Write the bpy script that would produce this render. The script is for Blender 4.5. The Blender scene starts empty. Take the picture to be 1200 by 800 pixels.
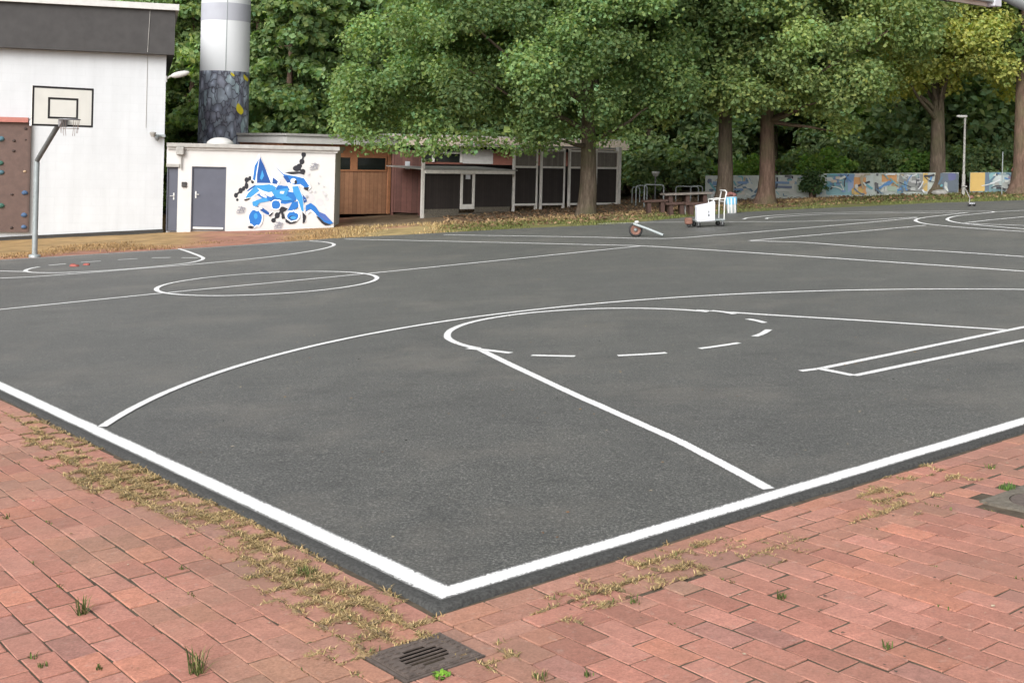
import bpy, math, random
import numpy as np
from mathutils import Vector, noise as mnoise

random.seed(7)
rng = np.random.default_rng(11)
scene = bpy.context.scene
COL = scene.collection

# ------------------------------------------------------------------ geometry of the place
F, CY, ROLL, RHO, H = 1445.9, 176.4, -0.03183, 0.0245, 2.075
PHI = ROLL - RHO                       # the yard rises gently to the right
N = np.array([math.sin(PHI), 0, math.cos(PHI)])
EX = np.array([math.cos(PHI), 0, -math.sin(PHI)])
EY = np.array([0, 1.0, 0])
CAM = H * N
RV = np.array([math.cos(RHO), 0, math.sin(RHO)])
UV = np.array([-math.sin(RHO), 0, math.cos(RHO)])
TH = .65720441                         # direction of the base lines
SB = np.array([math.cos(TH), math.sin(TH)])
SL = np.array([-math.sin(TH), math.cos(TH)])

def ray(px, py): return (px-600)/F*RV-(py-CY)/F*UV+EY
def gw(X, Y, h=0): return X*EX+Y*EY+h*N
def g(px, py):
    d = ray(px, py); return CAM-(CAM@N)/(d@N)*d
def uvp(px, py):
    p = g(px, py); return np.array([p@EX, p@EY])
def cxy(s, t): return (s+3.2557)*SB+(t+4.8493)*SL
def cg(s, t, h=0):
    x, y = cxy(s, t); return gw(x, y, h)
def ct(px, py):
    p = uvp(px, py); return np.array([p@SB-3.2557, p@SL-4.8493])
def proj(p):
    d = np.asarray(p)-CAM
    return 600+F*(d@RV)/d[..., 1], CY-F*(d@UV)/d[..., 1]
def deep(px, py, Y): return CAM+ray(px, py)*Y
def gdeep(px, Y):
    X = (px-600)/F*Y
    for _ in range(5):
        X += (px-proj(gw(X, Y))[0])/F*Y
    return gw(X, Y)
def gz(x): return -x*math.tan(PHI)
GROT = (0, -PHI*-1 if False else PHI*1, 0)

# ------------------------------------------------------------------ materials
def newmat(name):
    m = bpy.data.materials.new(name); m.use_nodes = True
    nt = m.node_tree; b = nt.nodes['Principled BSDF']
    return m, nt, b
def nd(nt, t, **kw):
    n = nt.nodes.new(t)
    for k, v in kw.items():
        if k in n.inputs.keys() if isinstance(k, str) else False: n.inputs[k].default_value = v
        else: setattr(n, k, v)
    return n
def L(nt, a, b): nt.links.new(a, b)
def ramp(nt, src, stops):
    r = nt.nodes.new('ShaderNodeValToRGB'); L(nt, src, r.inputs[0])
    while len(r.color_ramp.elements) < len(stops): r.color_ramp.elements.new(.5)
    for e, (p, c) in zip(r.color_ramp.elements, stops):
        e.position = p; e.color = (c, c, c, 1) if isinstance(c, (int, float)) else (*c, 1)
    return r
def noise_(nt, scale, detail=4, rough=.6, coord='Object', vec=None):
    n = nt.nodes.new('ShaderNodeTexNoise'); n.inputs['Scale'].default_value = scale
    n.inputs['Detail'].default_value = detail; n.inputs['Roughness'].default_value = rough
    if vec is None:
        tc = nt.nodes.new('ShaderNodeTexCoord'); vec = tc.outputs[coord]
    L(nt, vec, n.inputs['Vector']); return n
def mix(nt, fac, a, b, mode='MIX'):
    n = nt.nodes.new('ShaderNodeMix'); n.data_type = 'RGBA'; n.blend_type = mode
    for s, v in ((n.inputs[0], fac), (n.inputs[6], a), (n.inputs[7], b)):
        if hasattr(v, 'is_linked') or hasattr(v, 'links'): L(nt, v, s)
        elif isinstance(v, (int, float)): s.default_value = v
        else: s.default_value = (*v, 1)
    return n.outputs[2]
def bump(nt, b, h, strength=.3, dist=.01):
    n = nt.nodes.new('ShaderNodeBump'); n.inputs['Strength'].default_value = strength
    n.inputs['Distance'].default_value = dist; L(nt, h, n.inputs['Height']); L(nt, n.outputs[0], b.inputs['Normal'])
def simple(name, c, rough=.7, metal=0, var=.12, scale=6, spec=.3):
    m, nt, b = newmat(name)
    n = noise_(nt, scale, 5)
    r = ramp(nt, n.outputs[0], [(.3, tuple(v*(1-var) for v in c)), (.7, tuple(min(1, v*(1+var)) for v in c))])
    L(nt, r.outputs[0], b.inputs['Base Color'])
    b.inputs['Roughness'].default_value = rough; b.inputs['Metallic'].default_value = metal
    b.inputs['Specular IOR Level'].default_value = spec
    return m
def vcol_mat(name, rough=.8, nscale=8, var=.2, bstr=0, trans=0, spec=.3):
    m, nt, b = newmat(name)
    at = nt.nodes.new('ShaderNodeAttribute'); at.attribute_name = 'Col'
    n = noise_(nt, nscale, 5)
    r = ramp(nt, n.outputs[0], [(.3, 1-var), (.7, 1+var)])
    c = mix(nt, 1.0, at.outputs[0], r.outputs[0], 'MULTIPLY')
    L(nt, c, b.inputs['Base Color']); b.inputs['Roughness'].default_value = rough
    b.inputs['Specular IOR Level'].default_value = spec
    if bstr: bump(nt, b, n.outputs[0], bstr, .02)
    return m
def leaf_mat(name, tint=(1, 1, 1), rnd=.12):
    m, nt, b = newmat(name)
    at = nt.nodes.new('ShaderNodeAttribute'); at.attribute_name = 'Col'
    c = mix(nt, 1.0, at.outputs[0], tint, 'MULTIPLY')
    L(nt, c, b.inputs['Base Color']); b.inputs['Roughness'].default_value = .65
    b.inputs['Specular IOR Level'].default_value = .2
    tr = nt.nodes.new('ShaderNodeBsdfTranslucent')
    c2 = mix(nt, 1.0, c, (1.25, 1.35, .55), 'MULTIPLY'); L(nt, c2, tr.inputs[0])
    ms = nt.nodes.new('ShaderNodeMixShader'); ms.inputs[0].default_value = .45
    L(nt, b.outputs[0], ms.inputs[1]); L(nt, tr.outputs[0], ms.inputs[2])
    L(nt, ms.outputs[0], nt.nodes['Material Output'].inputs[0])
    return m

def asphalt_mat():
    m, nt, b = newmat('asphalt')
    fine = noise_(nt, 70, 5, .8)
    mid = noise_(nt, 1.7, 6, .65)
    big = noise_(nt, .22, 4, .6)
    r1 = ramp(nt, fine.outputs[0], [(.31, (.007, .0072, .0066)), (.50, (.036, .037, .034)), (.67, (.20, .197, .18))])
    r2 = ramp(nt, mid.outputs[0], [(.3, .82), (.7, 1.16)])
    r3 = ramp(nt, big.outputs[0], [(.35, (.86, .86, .86)), (.65, (1.1, 1.09, 1.06))])
    f3 = noise_(nt, 26, 4, .75); r5 = ramp(nt, f3.outputs[0], [(.3, .72), (.7, 1.3)])
    c = mix(nt, 1.0, r1.outputs[0], r2.outputs[0], 'MULTIPLY')
    c = mix(nt, 1.0, c, r5.outputs[0], 'MULTIPLY')
    c = mix(nt, 1.0, c, r3.outputs[0], 'MULTIPLY')
    # pale grit and dark tar repairs
    v = nt.nodes.new('ShaderNodeTexVoronoi'); v.inputs['Scale'].default_value = 60
    tc = nt.nodes.new('ShaderNodeTexCoord'); L(nt, tc.outputs['Object'], v.inputs['Vector'])
    sp = ramp(nt, v.outputs['Distance'], [(.0, 1), (.16, 0)])
    sel = ramp(nt, v.outputs['Color'], [(.80, 0), (.82, 1)])
    f = nt.nodes.new('ShaderNodeMath'); f.operation = 'MULTIPLY'; L(nt, sp.outputs[0], f.inputs[0]); L(nt, sel.outputs[0], f.inputs[1])
    c = mix(nt, f.outputs[0], c, (.26, .25, .23))
    mp = nt.nodes.new('ShaderNodeMapping'); mp.inputs['Scale'].default_value = (.03, .35, 1); mp.inputs['Rotation'].default_value = (0, 0, math.radians(33))
    L(nt, tc.outputs['Object'], mp.inputs[0])
    st = noise_(nt, 1.0, 5, .6, vec=mp.outputs[0])
    rs = ramp(nt, st.outputs[0], [(.485, 1), (.5, .80), (.515, 1)])
    c = mix(nt, .8, c, rs.outputs[0], 'MULTIPLY')
    du = noise_(nt, .55, 5, .65); rd = ramp(nt, du.outputs[0], [(.50, 0), (.72, .42)]); c = mix(nt, rd.outputs[0], c, (.145, .13, .108))
    dk = noise_(nt, 2.6, 4, .6); rk = ramp(nt, dk.outputs[0], [(.56, 1), (.72, .66)]); c = mix(nt, 1.0, c, rk.outputs[0], 'MULTIPLY')
    L(nt, c, b.inputs['Base Color']); b.inputs['Roughness'].default_value = .62
    b.inputs['Specular IOR Level'].default_value = .75
    b.inputs['Sheen Weight'].default_value = .06; b.inputs['Sheen Roughness'].default_value = .45; b.inputs['Sheen Tint'].default_value = (.9, .9, .86, 1)
    bump(nt, b, fine.outputs[0], .55, .006)
    return m

def paint_mat(name, edge=.16, wear=.36, both=True):
    # white line paint whose rims break up over the stones; UV.y runs across the line
    m, nt, b = newmat(name)
    tc = nt.nodes.new('ShaderNodeTexCoord')
    sx = nt.nodes.new('ShaderNodeSeparateXYZ'); L(nt, tc.outputs['UV'], sx.inputs[0])
    d = nt.nodes.new('ShaderNodeMath'); d.operation = 'SUBTRACT'; d.inputs[1].default_value = .5; L(nt, sx.outputs[1], d.inputs[0])
    if both:
        a = nt.nodes.new('ShaderNodeMath'); a.operation = 'ABSOLUTE'; L(nt, d.outputs[0], a.inputs[0])
    else: a = d
    n0 = noise_(nt, 85, 3, .75); n = nt.nodes.new('ShaderNodeMapRange'); n.clamp = False; n.inputs[1].default_value = .25; n.inputs[2].default_value = .75; L(nt, n0.outputs[0], n.inputs[0]); n2 = noise_(nt, 3, 3, .5)
    e = nt.nodes.new('ShaderNodeMapRange'); e.inputs[1].default_value = .5-edge; e.inputs[2].default_value = .5
    e.inputs[3].default_value = 0; e.inputs[4].default_value = .8; L(nt, a.outputs[0], e.inputs[0])
    w = nt.nodes.new('ShaderNodeMapRange'); w.inputs[1].default_value = .45; w.inputs[2].default_value = .8
    w.inputs[3].default_value = 0; w.inputs[4].default_value = .12; L(nt, n2.outputs[0], w.inputs[0])
    s = nt.nodes.new('ShaderNodeMath'); s.operation = 'ADD'; L(nt, e.outputs[0], s.inputs[0]); L(nt, w.outputs[0], s.inputs[1])
    s2 = nt.nodes.new('ShaderNodeMath'); s2.operation = 'SUBTRACT'; L(nt, n.outputs[0], s2.inputs[0]); L(nt, s.outputs[0], s2.inputs[1])
    r = ramp(nt, s2.outputs[0], [(wear-.20, 0), (wear-.13, 1)])
    r.color_ramp.elements[0].position = max(0, wear-.42); r.color_ramp.elements[1].position = max(.02, wear-.34)
    c = mix(nt, r.outputs[0], (.13, .13, .125), (.68, .68, .67))
    L(nt, c, b.inputs['Base Color']); b.inputs['Roughness'].default_value = .7
    bump(nt, b, n.outputs[0], .3, .004)
    return m

def paver_mat():
    m, nt, b = newmat('red_paver')
    at = nt.nodes.new('ShaderNodeAttribute'); at.attribute_name = 'Col'
    n1 = noise_(nt, 16, 7, .75); n2 = noise_(nt, 75, 5, .75); n3 = noise_(nt, .9, 4, .6)
    r1 = ramp(nt, n1.outputs[0], [(.28, .74), (.5, 1.0), (.72, 1.16)])
    r2 = ramp(nt, n2.outputs[0], [(.3, .70), (.7, 1.26)])
    c = mix(nt, 1, at.outputs[0], r1.outputs[0], 'MULTIPLY'); c = mix(nt, 1, c, r2.outputs[0], 'MULTIPLY')
    r3 = ramp(nt, n3.outputs[0], [(.42, 0), (.70, .6)])
    c = mix(nt, r3.outputs[0], c, (.23, .135, .10))
    n4 = noise_(nt, 22, 5, .7); r4 = ramp(nt, n4.outputs[0], [(.58, 0), (.74, .45)])
    c = mix(nt, r4.outputs[0], c, (.40, .30, .25))
    L(nt, c, b.inputs['Base Color']); b.inputs['Roughness'].default_value = .82; b.inputs['Specular IOR Level'].default_value = .3
    bump(nt, b, n2.outputs[0], .5, .003)
    return m

def boards_mat(name, c, width=.12, axis=0, rough=.7, dark=.55, grain=True):
    m, nt, b = newmat(name)
    tc = nt.nodes.new('ShaderNodeTexCoord'); sx = nt.nodes.new('ShaderNodeSeparateXYZ'); L(nt, tc.outputs['Object'], sx.inputs[0])
    f = nt.nodes.new('ShaderNodeMath'); f.operation = 'DIVIDE'; f.inputs[1].default_value = width; L(nt, sx.outputs[axis], f.inputs[0])
    fr = nt.nodes.new('ShaderNodeMath'); fr.operation = 'FRACT'; L(nt, f.outputs[0], fr.inputs[0])
    fl = nt.nodes.new('ShaderNodeMath'); fl.operation = 'FLOOR'; L(nt, f.outputs[0], fl.inputs[0])
    wn = nt.nodes.new('ShaderNodeTexWhiteNoise'); wn.noise_dimensions = '1D'; L(nt, fl.outputs[0], wn.inputs['W'])
    gap = ramp(nt, fr.outputs[0], [(0, dark), (.09, 1), (.92, 1), (1, dark)])
    var = ramp(nt, wn.outputs[0], [(0, .82), (1, 1.15)])
    n = noise_(nt, 5, 6, .7); nr = ramp(nt, n.outputs[0], [(.3, .8), (.7, 1.15)])
    cc = mix(nt, 1, c, gap.outputs[0], 'MULTIPLY'); cc = mix(nt, 1, cc, var.outputs[0], 'MULTIPLY'); cc = mix(nt, 1, cc, nr.outputs[0], 'MULTIPLY')
    L(nt, cc, b.inputs['Base Color']); b.inputs['Roughness'].default_value = rough
    bump(nt, b, gap.outputs[0], .5, .01)
    return m

def brickwall_mat(name, c, strength=.12):
    m, nt, b = newmat(name)
    tc = nt.nodes.new('ShaderNodeTexCoord'); sx = nt.nodes.new('ShaderNodeSeparateXYZ'); L(nt, tc.outputs['Object'], sx.inputs[0])
    cx = nt.nodes.new('ShaderNodeCombineXYZ'); L(nt, sx.outputs[0], cx.inputs[0]); L(nt, sx.outputs[2], cx.inputs[1])
    br = nt.nodes.new('ShaderNodeTexBrick'); L(nt, cx.outputs[0], br.inputs[0])
    br.inputs['Scale'].default_value = 1; br.inputs['Brick Width'].default_value = .5; br.inputs['Row Height'].default_value = .25
    br.inputs['Mortar Size'].default_value = .012
    br.inputs['Color1'].default_value = (*c, 1); br.inputs['Color2'].default_value = tuple(v*.985 for v in c)+(1,)
    br.inputs['Mortar'].default_value = tuple(v*.965 for v in c)+(1,)
    n = noise_(nt, 1.3, 6, .65); nr = ramp(nt, n.outputs[0], [(.3, .94), (.65, 1.02)])
    zc = nt.nodes.new('ShaderNodeMapRange'); zc.inputs[1].default_value = -.9; zc.inputs[2].default_value = .3; L(nt, sx.outputs[2], zc.inputs[0])
    n2 = noise_(nt, 4, 5, .7)
    dz = nt.nodes.new('ShaderNodeMath'); dz.operation = 'SUBTRACT'; L(nt, n2.outputs[0], dz.inputs[0]); L(nt, zc.outputs[0], dz.inputs[1])
    dr = ramp(nt, dz.outputs[0], [(.1, 0), (.6, .35)])
    mp = nt.nodes.new('ShaderNodeMapping'); mp.inputs['Scale'].default_value = (2.2, 2.2, .16); L(nt, tc.outputs['Object'], mp.inputs[0]); ns = noise_(nt, 1.5, 6, .65, vec=mp.outputs[0]); rs = ramp(nt, ns.outputs[0], [(.35, .955), (.6, 1.01)])
    cc = mix(nt, 1, br.outputs[0], nr.outputs[0], 'MULTIPLY'); cc = mix(nt, 1, cc, rs.outputs[0], 'MULTIPLY'); cc = mix(nt, dr.outputs[0], cc, (.42, .36, .28))
    L(nt, cc, b.inputs['Base Color']); b.inputs['Roughness'].default_value = .75
    inv = nt.nodes.new('ShaderNodeMath'); inv.operation = 'SUBTRACT'; inv.inputs[0].default_value = 1; L(nt, br.outputs['Fac'], inv.inputs[1])
    bump(nt, b, inv.outputs[0], strength, .01)
    return m

def bark_mat(name, c1, c2):
    m, nt, b = newmat(name)
    tc = nt.nodes.new('ShaderNodeTexCoord'); mp = nt.nodes.new('ShaderNodeMapping'); mp.inputs['Scale'].default_value = (9, 9, 1.6); L(nt, tc.outputs['Object'], mp.inputs[0])
    n = noise_(nt, 1.6, 7, .7, vec=mp.outputs[0]); n2 = noise_(nt, 1.2, 3)
    r = ramp(nt, n.outputs[0], [(.3, tuple(v*.45 for v in c1)), (.55, c1), (.75, c2)])
    r2 = ramp(nt, n2.outputs[0], [(.45, 0), (.7, .6)])
    c = mix(nt, r2.outputs[0], r.outputs[0], (.09, .095, .045))
    L(nt, c, b.inputs['Base Color']); b.inputs['Roughness'].default_value = .9; b.inputs['Specular IOR Level'].default_value = .15
    bump(nt, b, n.outputs[0], .9, .04)
    return m

def mural_mat():
    m, nt, b = newmat('feather_mural_paint')
    tc = nt.nodes.new('ShaderNodeTexCoord'); mp = nt.nodes.new('ShaderNodeMapping'); mp.inputs['Scale'].default_value = (3.0, 3.0, 1.7); mp.inputs['Rotation'].default_value = (0, .35, 0)
    L(nt, tc.outputs['Object'], mp.inputs[0])
    nz = noise_(nt, 1.4, 2, .5, vec=mp.outputs[0])
    add = nt.nodes.new('ShaderNodeVectorMath'); add.operation = 'ADD'; L(nt, mp.outputs[0], add.inputs[0])
    sc = nt.nodes.new('ShaderNodeVectorMath'); sc.operation = 'SCALE'; sc.inputs['Scale'].default_value = .9; L(nt, nz.outputs['Color'], sc.inputs[0]); L(nt, sc.outputs[0], add.inputs[1])
    v = nt.nodes.new('ShaderNodeTexVoronoi'); v.feature = 'DISTANCE_TO_EDGE'; v.inputs['Scale'].default_value = 1.35; L(nt, add.outputs[0], v.inputs[0])
    v2 = nt.nodes.new('ShaderNodeTexVoronoi'); v2.inputs['Scale'].default_value = 1.35; L(nt, add.outputs[0], v2.inputs[0])
    cell = ramp(nt, v2.outputs['Color'], [(.1, (.16, .17, .23)), (.45, (.28, .32, .38)), (.6, (.20, .19, .25)), (.95, (.40, .52, .56))])
    inside = ramp(nt, v2.outputs['Distance'], [(.08, 1.7), (.3, 1.0), (.6, .62)])
    c = mix(nt, 1, cell.outputs[0], inside.outputs[0], 'MULTIPLY')
    ed = ramp(nt, v.outputs[0], [(.015, 1), (.06, 0)])
    c = mix(nt, ed.outputs[0], c, (.055, .055, .075))
    L(nt, c, b.inputs['Base Color']); b.inputs['Roughness'].default_value = .6
    return m

M = {}
M['asphalt'] = asphalt_mat()
M['tar'] = simple('dark_tar_rim', (.048, .048, .046), .85, var=.45, scale=60)
M['paint'] = paint_mat('white_line_paint', edge=.2, wear=.43)
M['border'] = paint_mat('white_border_paint', edge=.24, wear=.45)
M['paver'] = paver_mat()
M['white_wall'] = brickwall_mat('white_painted_block', (.525, .54, .555))
M['shed_wall'] = simple('white_render', (.52, .51, .495), .8, var=.05, scale=1.5)
M['fascia'] = simple('dark_fascia', (.052, .049, .048), .6, var=.15, scale=3)
M['trim'] = simple('pale_trim', (.54, .53, .51), .6, var=.08)
M['roof_edge'] = simple('weathered_roof_edge', (.33, .32, .30), .8, var=.2, scale=5)
M['plinth'] = simple('dark_plinth', (.045, .043, .04), .85)
M['door'] = simple('grey_door_paint', (.085, .09, .115), .5, var=.08, scale=2)
M['galv'] = simple('galvanised_steel', (.30, .33, .33), .5, .35, .12, 9)
M['galv_dark'] = simple('dark_steel', (.17, .18, .18), .5, .3, .12, 9)  # darker grey steel for hoop arms, casters, hub and small fittings
M['alu'] = simple('pale_metal', (.6, .6, .58), .45, .2, .08)
M['black'] = simple('black_paint', (.025, .022, .022), .5)
M['board'] = simple('cream_backboard', (.78, .75, .68), .5, var=.06, scale=2)
M['climb'] = boards_mat('brown_climbing_board', (.125, .078, .064), 1.22, 0, .7, .6)
M['climb_lip'] = simple('red_brown_lip', (.40, .16, .13), .7)
M['hold_blue'] = simple('blue_resin', (.06, .11, .20), .6)
M['hold_green'] = simple('green_resin', (.05, .13, .10), .6)
M['hold_teal'] = simple('teal_resin', (.07, .14, .17), .6)
M['hold_dark'] = simple('dark_resin', (.05, .035, .03), .6)
M['hold_tan'] = simple('tan_resin', (.36, .26, .17), .6)
M['orange_wood'] = boards_mat('orange_timber_boards', (.40, .205, .115), .16, 0)
M['orange_frame'] = simple('orange_timber', (.47, .215, .11), .6, var=.15, scale=6)
M['brown_wood'] = boards_mat('red_brown_boards', (.165, .070, .055), .2, 0)
M['dark_screen'] = boards_mat('dark_slat_screen', (.028, .021, .019), .10, 0, .8, .4)
M['grey_screen'] = boards_mat('grey_slat_screen', (.19, .17, .15), .09, 0, .8, .45)
M['cage_white'] = simple('off_white_frame', (.70, .67, .63), .6, var=.12, scale=7)
M['glass'] = simple('dark_glass', (.02, .025, .022), .08, spec=.6)
M['brickred'] = brickwall_mat('red_brick', (.22, .085, .06), .4)
M['bark'] = bark_mat('grey_brown_bark', (.13, .10, .075), (.22, .18, .135))
M['bark2'] = bark_mat('red_brown_bark', (.135, .088, .066), (.21, .145, .11))
M['leaf'] = leaf_mat('leaf')
M['concrete'] = simple('rough_concrete', (.135, .118, .095), .9, var=.35, scale=30)
M['iron'] = simple('cast_iron', (.135, .108, .094), .65, .3, .3, 25)
M['pit'] = simple('pit_dark', (.012, .011, .01), .9)
M['rubber'] = simple('black_rubber', (.03, .03, .03), .7)
M['paper'] = simple('white_paper', (.56, .57, .61), .7, var=.05, scale=4)
M['red'] = simple('dull_red', (.28, .085, .07), .7, var=.2, scale=10)
M['terracotta'] = simple('rusty_red', (.17, .085, .062), .7, var=.25, scale=14)
M['blue'] = simple('sky_blue_paint', (.13, .34, .50), .6, var=.15)
M['bench'] = simple('dark_red_wood', (.06, .034, .027), .7, var=.2)
M['tabletop'] = simple('grey_wood', (.15, .13, .115), .7, var=.2)
M['ground'] = vcol_mat('yard_ground', .95, 2.2, .30, .5)
M['soil'] = simple('dark_joint_soil', (.082, .064, .045), .95, var=.4, scale=14)
M['vpaint'] = vcol_mat('wall_paint', .65, 3, .06)
M['mural'] = mural_mat()
M['straw'] = vcol_mat('straw_blade', .9, 5, .1)
M['yellow'] = simple('yellow_paint', (.62, .52, .03), .6)
M['chimney'] = simple('white_chimney_paint', (.58, .59, .60), .95, var=.03, scale=1, spec=.05)
M['band'] = simple('lilac_grey_paint', (.36, .365, .40), .95, var=.04, scale=2, spec=.05)
M['stone'] = simple('grey_stone', (.30, .29, .27), .9, var=.25, scale=6)
M['rim'] = simple('grey_rim_steel', (.28, .28, .29), .5, .4)
M['net'] = simple('weathered_chain', (.22, .17, .15), .6)

# ------------------------------------------------------------------ mesh helpers
def link_mesh(name, verts, faces, mat, parent=None, smooth=False, cols=None, uvs=None):
    me = bpy.data.meshes.new(name)
    v = np.asarray(verts, dtype=np.float32)
    if isinstance(faces, np.ndarray):
        k = faces.shape[1]; nf = len(faces)
        me.vertices.add(len(v)); me.vertices.foreach_set('co', v.ravel())
        me.loops.add(nf*k); me.loops.foreach_set('vertex_index', faces.astype(np.int32).ravel())
        me.polygons.add(nf); me.polygons.foreach_set('loop_start', np.arange(0, nf*k, k, dtype=np.int32))
        me.polygons.foreach_set('loop_total', np.full(nf, k, dtype=np.int32))
        me.update(calc_edges=True)
    else:
        me.from_pydata([tuple(map(float, p)) for p in v], [], faces); me.update()
    if cols is not None:
        a = me.color_attributes.new('Col', 'FLOAT_COLOR', 'POINT')
        c = np.ones((len(v), 4), np.float32); c[:, :3] = cols; a.data.foreach_set('color', c.ravel())
    if uvs is not None:
        ul = me.uv_layers.new(name='UVMap'); idx = np.zeros(len(me.loops), np.int32); me.loops.foreach_get('vertex_index', idx)
        ul.data.foreach_set('uv', np.asarray(uvs, np.float32)[idx].ravel())
    if smooth is True: me.polygons.foreach_set('use_smooth', np.ones(len(me.polygons), bool))
    elif smooth is False: me.polygons.foreach_set('use_smooth', np.zeros(len(me.polygons), bool))
    elif smooth is not None: me.polygons.foreach_set('use_smooth', np.asarray(smooth, bool))
    me.materials.append(mat)
    o = bpy.data.objects.new(name, me); COL.objects.link(o)
    if parent is not None: o.parent = parent
    return o

class MB:
    def __init__(s): s.v = []; s.f = []; s.sm = []; s.c = []
    def add(s, vs, fs, smooth=False, col=None):
        k = len(s.v); s.v += [tuple(p) for p in vs]; s.f += [[i+k for i in f] for f in fs]; s.sm += [smooth]*len(fs)
        if col is not None: s.c += [col]*len(vs)
        return s
    def box(s, x0, x1, y0, y1, z0, z1, ch=0, col=None):
        x0, x1 = min(x0, x1), max(x0, x1); y0, y1 = min(y0, y1), max(y0, y1); z0, z1 = min(z0, z1), max(z0, z1)
        if ch <= 0:
            vs = [(x, y, z) for z in (z0, z1) for y in (y0, y1) for x in (x0, x1)]
            fs = [(0, 2, 3, 1), (4, 5, 7, 6), (0, 1, 5, 4), (2, 6, 7, 3), (0, 4, 6, 2), (1, 3, 7, 5)]
            return s.add(vs, fs, col=col)
        # box with chamfered edges along z and a chamfered top
        def ringo(i, z): return [(x0+i+ch, y0+i, z), (x1-i-ch, y0+i, z), (x1-i, y0+i+ch, z), (x1-i, y1-i-ch, z), (x1-i-ch, y1-i, z), (x0+i+ch, y1-i, z), (x0+i, y1-i-ch, z), (x0+i, y0+i+ch, z)]
        vs = ringo(ch, z0)+ringo(0, z0+ch)+ringo(0, z1-ch)+ringo(ch, z1)
        fs = [tuple(reversed(range(8))), tuple(range(24, 32))]
        for r in range(3):
            for i in range(8):
                j = (i+1) % 8; fs.append((r*8+i, r*8+j, r*8+8+j, r*8+8+i))
        return s.add(vs, fs, col=col)
    def tube(s, pts, rad, n=10, cap=True, col=None, smooth=True):
        pts = [Vector(map(float, p)) for p in pts]; rad = rad if isinstance(rad, (list, tuple)) else [rad]*len(pts)
        vs = []; fs = []; prev = None
        for i, p in enumerate(pts):
            t = (pts[min(i+1, len(pts)-1)]-pts[max(i-1, 0)]).normalized()
            if prev is None:
                a = Vector((0, 0, 1)) if abs(t.z) < .9 else Vector((1, 0, 0))
                u = t.cross(a).normalized()
            else: u = (prev-t*prev.dot(t)).normalized()
            prev = u; w = t.cross(u)
            for k in range(n):
                an = 2*math.pi*k/n; vs.append(p+(u*math.cos(an)+w*math.sin(an))*rad[i])
        for i in range(len(pts)-1):
            for k in range(n):
                j = (k+1) % n; fs.append((i*n+k, i*n+j, i*n+n+j, i*n+n+k))
        s.add(vs, fs, smooth, col)
        if cap: s.add(vs[:n], [tuple(reversed(range(n)))], False, col); s.add(vs[-n:], [tuple(range(n))], False, col)
        return s
    def lathe(s, prof, n=20, c=(0, 0, 0), col=None, smooth=True):
        vs = []; fs = []
        for r, z in prof:
            for k in range(n):
                a = 2*math.pi*k/n; vs.append((c[0]+r*math.cos(a), c[1]+r*math.sin(a), c[2]+z))
        for i in range(len(prof)-1):
            for k in range(n):
                j = (k+1) % n; fs.append((i*n+k, i*n+j, i*n+n+j, i*n+n+k))
        s.add(vs, fs, smooth, col)
        s.add(vs[:n], [tuple(reversed(range(n)))], False, col); s.add(vs[-n:], [tuple(range(n))], False, col)
        return s
    def prism(s, poly, y0, y1, col=None):      # polygon in x,z pushed along y
        n = len(poly); vs = [(x, y0, z) for x, z in poly]+[(x, y1, z) for x, z in poly]
        fs = [tuple(range(n)), tuple(reversed(range(n, 2*n)))]+[(i, i+n, (i+1) % n+n, (i+1) % n) for i in range(n)]
        return s.add(vs, fs, col=col)
    def build(s, name, mat, parent=None):
        return link_mesh(name, s.v, s.f, mat, parent, s.sm, np.array(s.c) if s.c else None)

def tag(o, label=None, cat=None, group=None, kind=None):
    if label: o['label'] = label
    if cat: o['category'] = cat
    if group: o['group'] = group
    if kind: o['kind'] = kind
    return o
def empty(name, loc, rz=0, label=None, cat=None, group=None, on_slope=False):
    o = bpy.data.objects.new(name, None); COL.objects.link(o); o.location = tuple(map(float, loc))
    o.empty_display_size = .2
    if on_slope:
        from mathutils import Matrix
        R = Matrix(((EX[0], EY[0], N[0]), (EX[1], EY[1], N[1]), (EX[2], EY[2], N[2])))
        o.rotation_euler = (R @ Matrix.Rotation(rz, 3, 'Z')).to_euler()
    else: o.rotation_euler = (0, 0, rz)
    return tag(o, label, cat, group)
def copy_tree(o, parent=None):
    c = o.copy(); COL.objects.link(c)
    if parent is not None: c.parent = parent
    for ch in [x for x in list(o.children)]: copy_tree(ch, c)
    return c

class Face:       # a vertical facade through two ground points
    def __init__(s, a, b):
        s.o = g(*a); e = g(*b); s.d = np.array([e[0]-s.o[0], e[1]-s.o[1], 0]); s.d /= np.linalg.norm(s.d)
        s.n = np.array([-s.d[1], s.d[0], 0]); s.rz = math.atan2(s.d[1], s.d[0])
    def at(s, px, py, y=0):
        r = ray(px, py); t = ((s.o+y*s.n-CAM)@s.n)/(r@s.n); p = CAM+t*r-s.o
        return p@s.d, p[2]
    def gnd(s, x, y=0):            # ground height below local (x, y)
        p = s.o+x*s.d+y*s.n; return gz(p[0])-s.o[2]
    def box(s, mb, px0, py0, px1, py1, y0, y1, ch=0):
        x0, z0 = s.at(px0, py0); x1, z1 = s.at(px1, py1); return mb.box(x0, x1, y0, y1, z0, z1, ch)

# ------------------------------------------------------------------ ground, court, paving
def ss(a, b, x): 
    t = np.clip((x-a)/(b-a), 0, 1); return t*t*(3-2*t)
def vn(x, y, s, z=0): return mnoise.noise(Vector((x*s, y*s, z)))

bg = MB(); bg.add([gw(x, y, -.09) for x, y in ((-400, -60), (400, -60), (400, 600), (-400, 600))], [(0, 1, 2, 3)])
gcol = bg.build('ground', M['soil']); tag(gcol, kind='structure')

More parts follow.
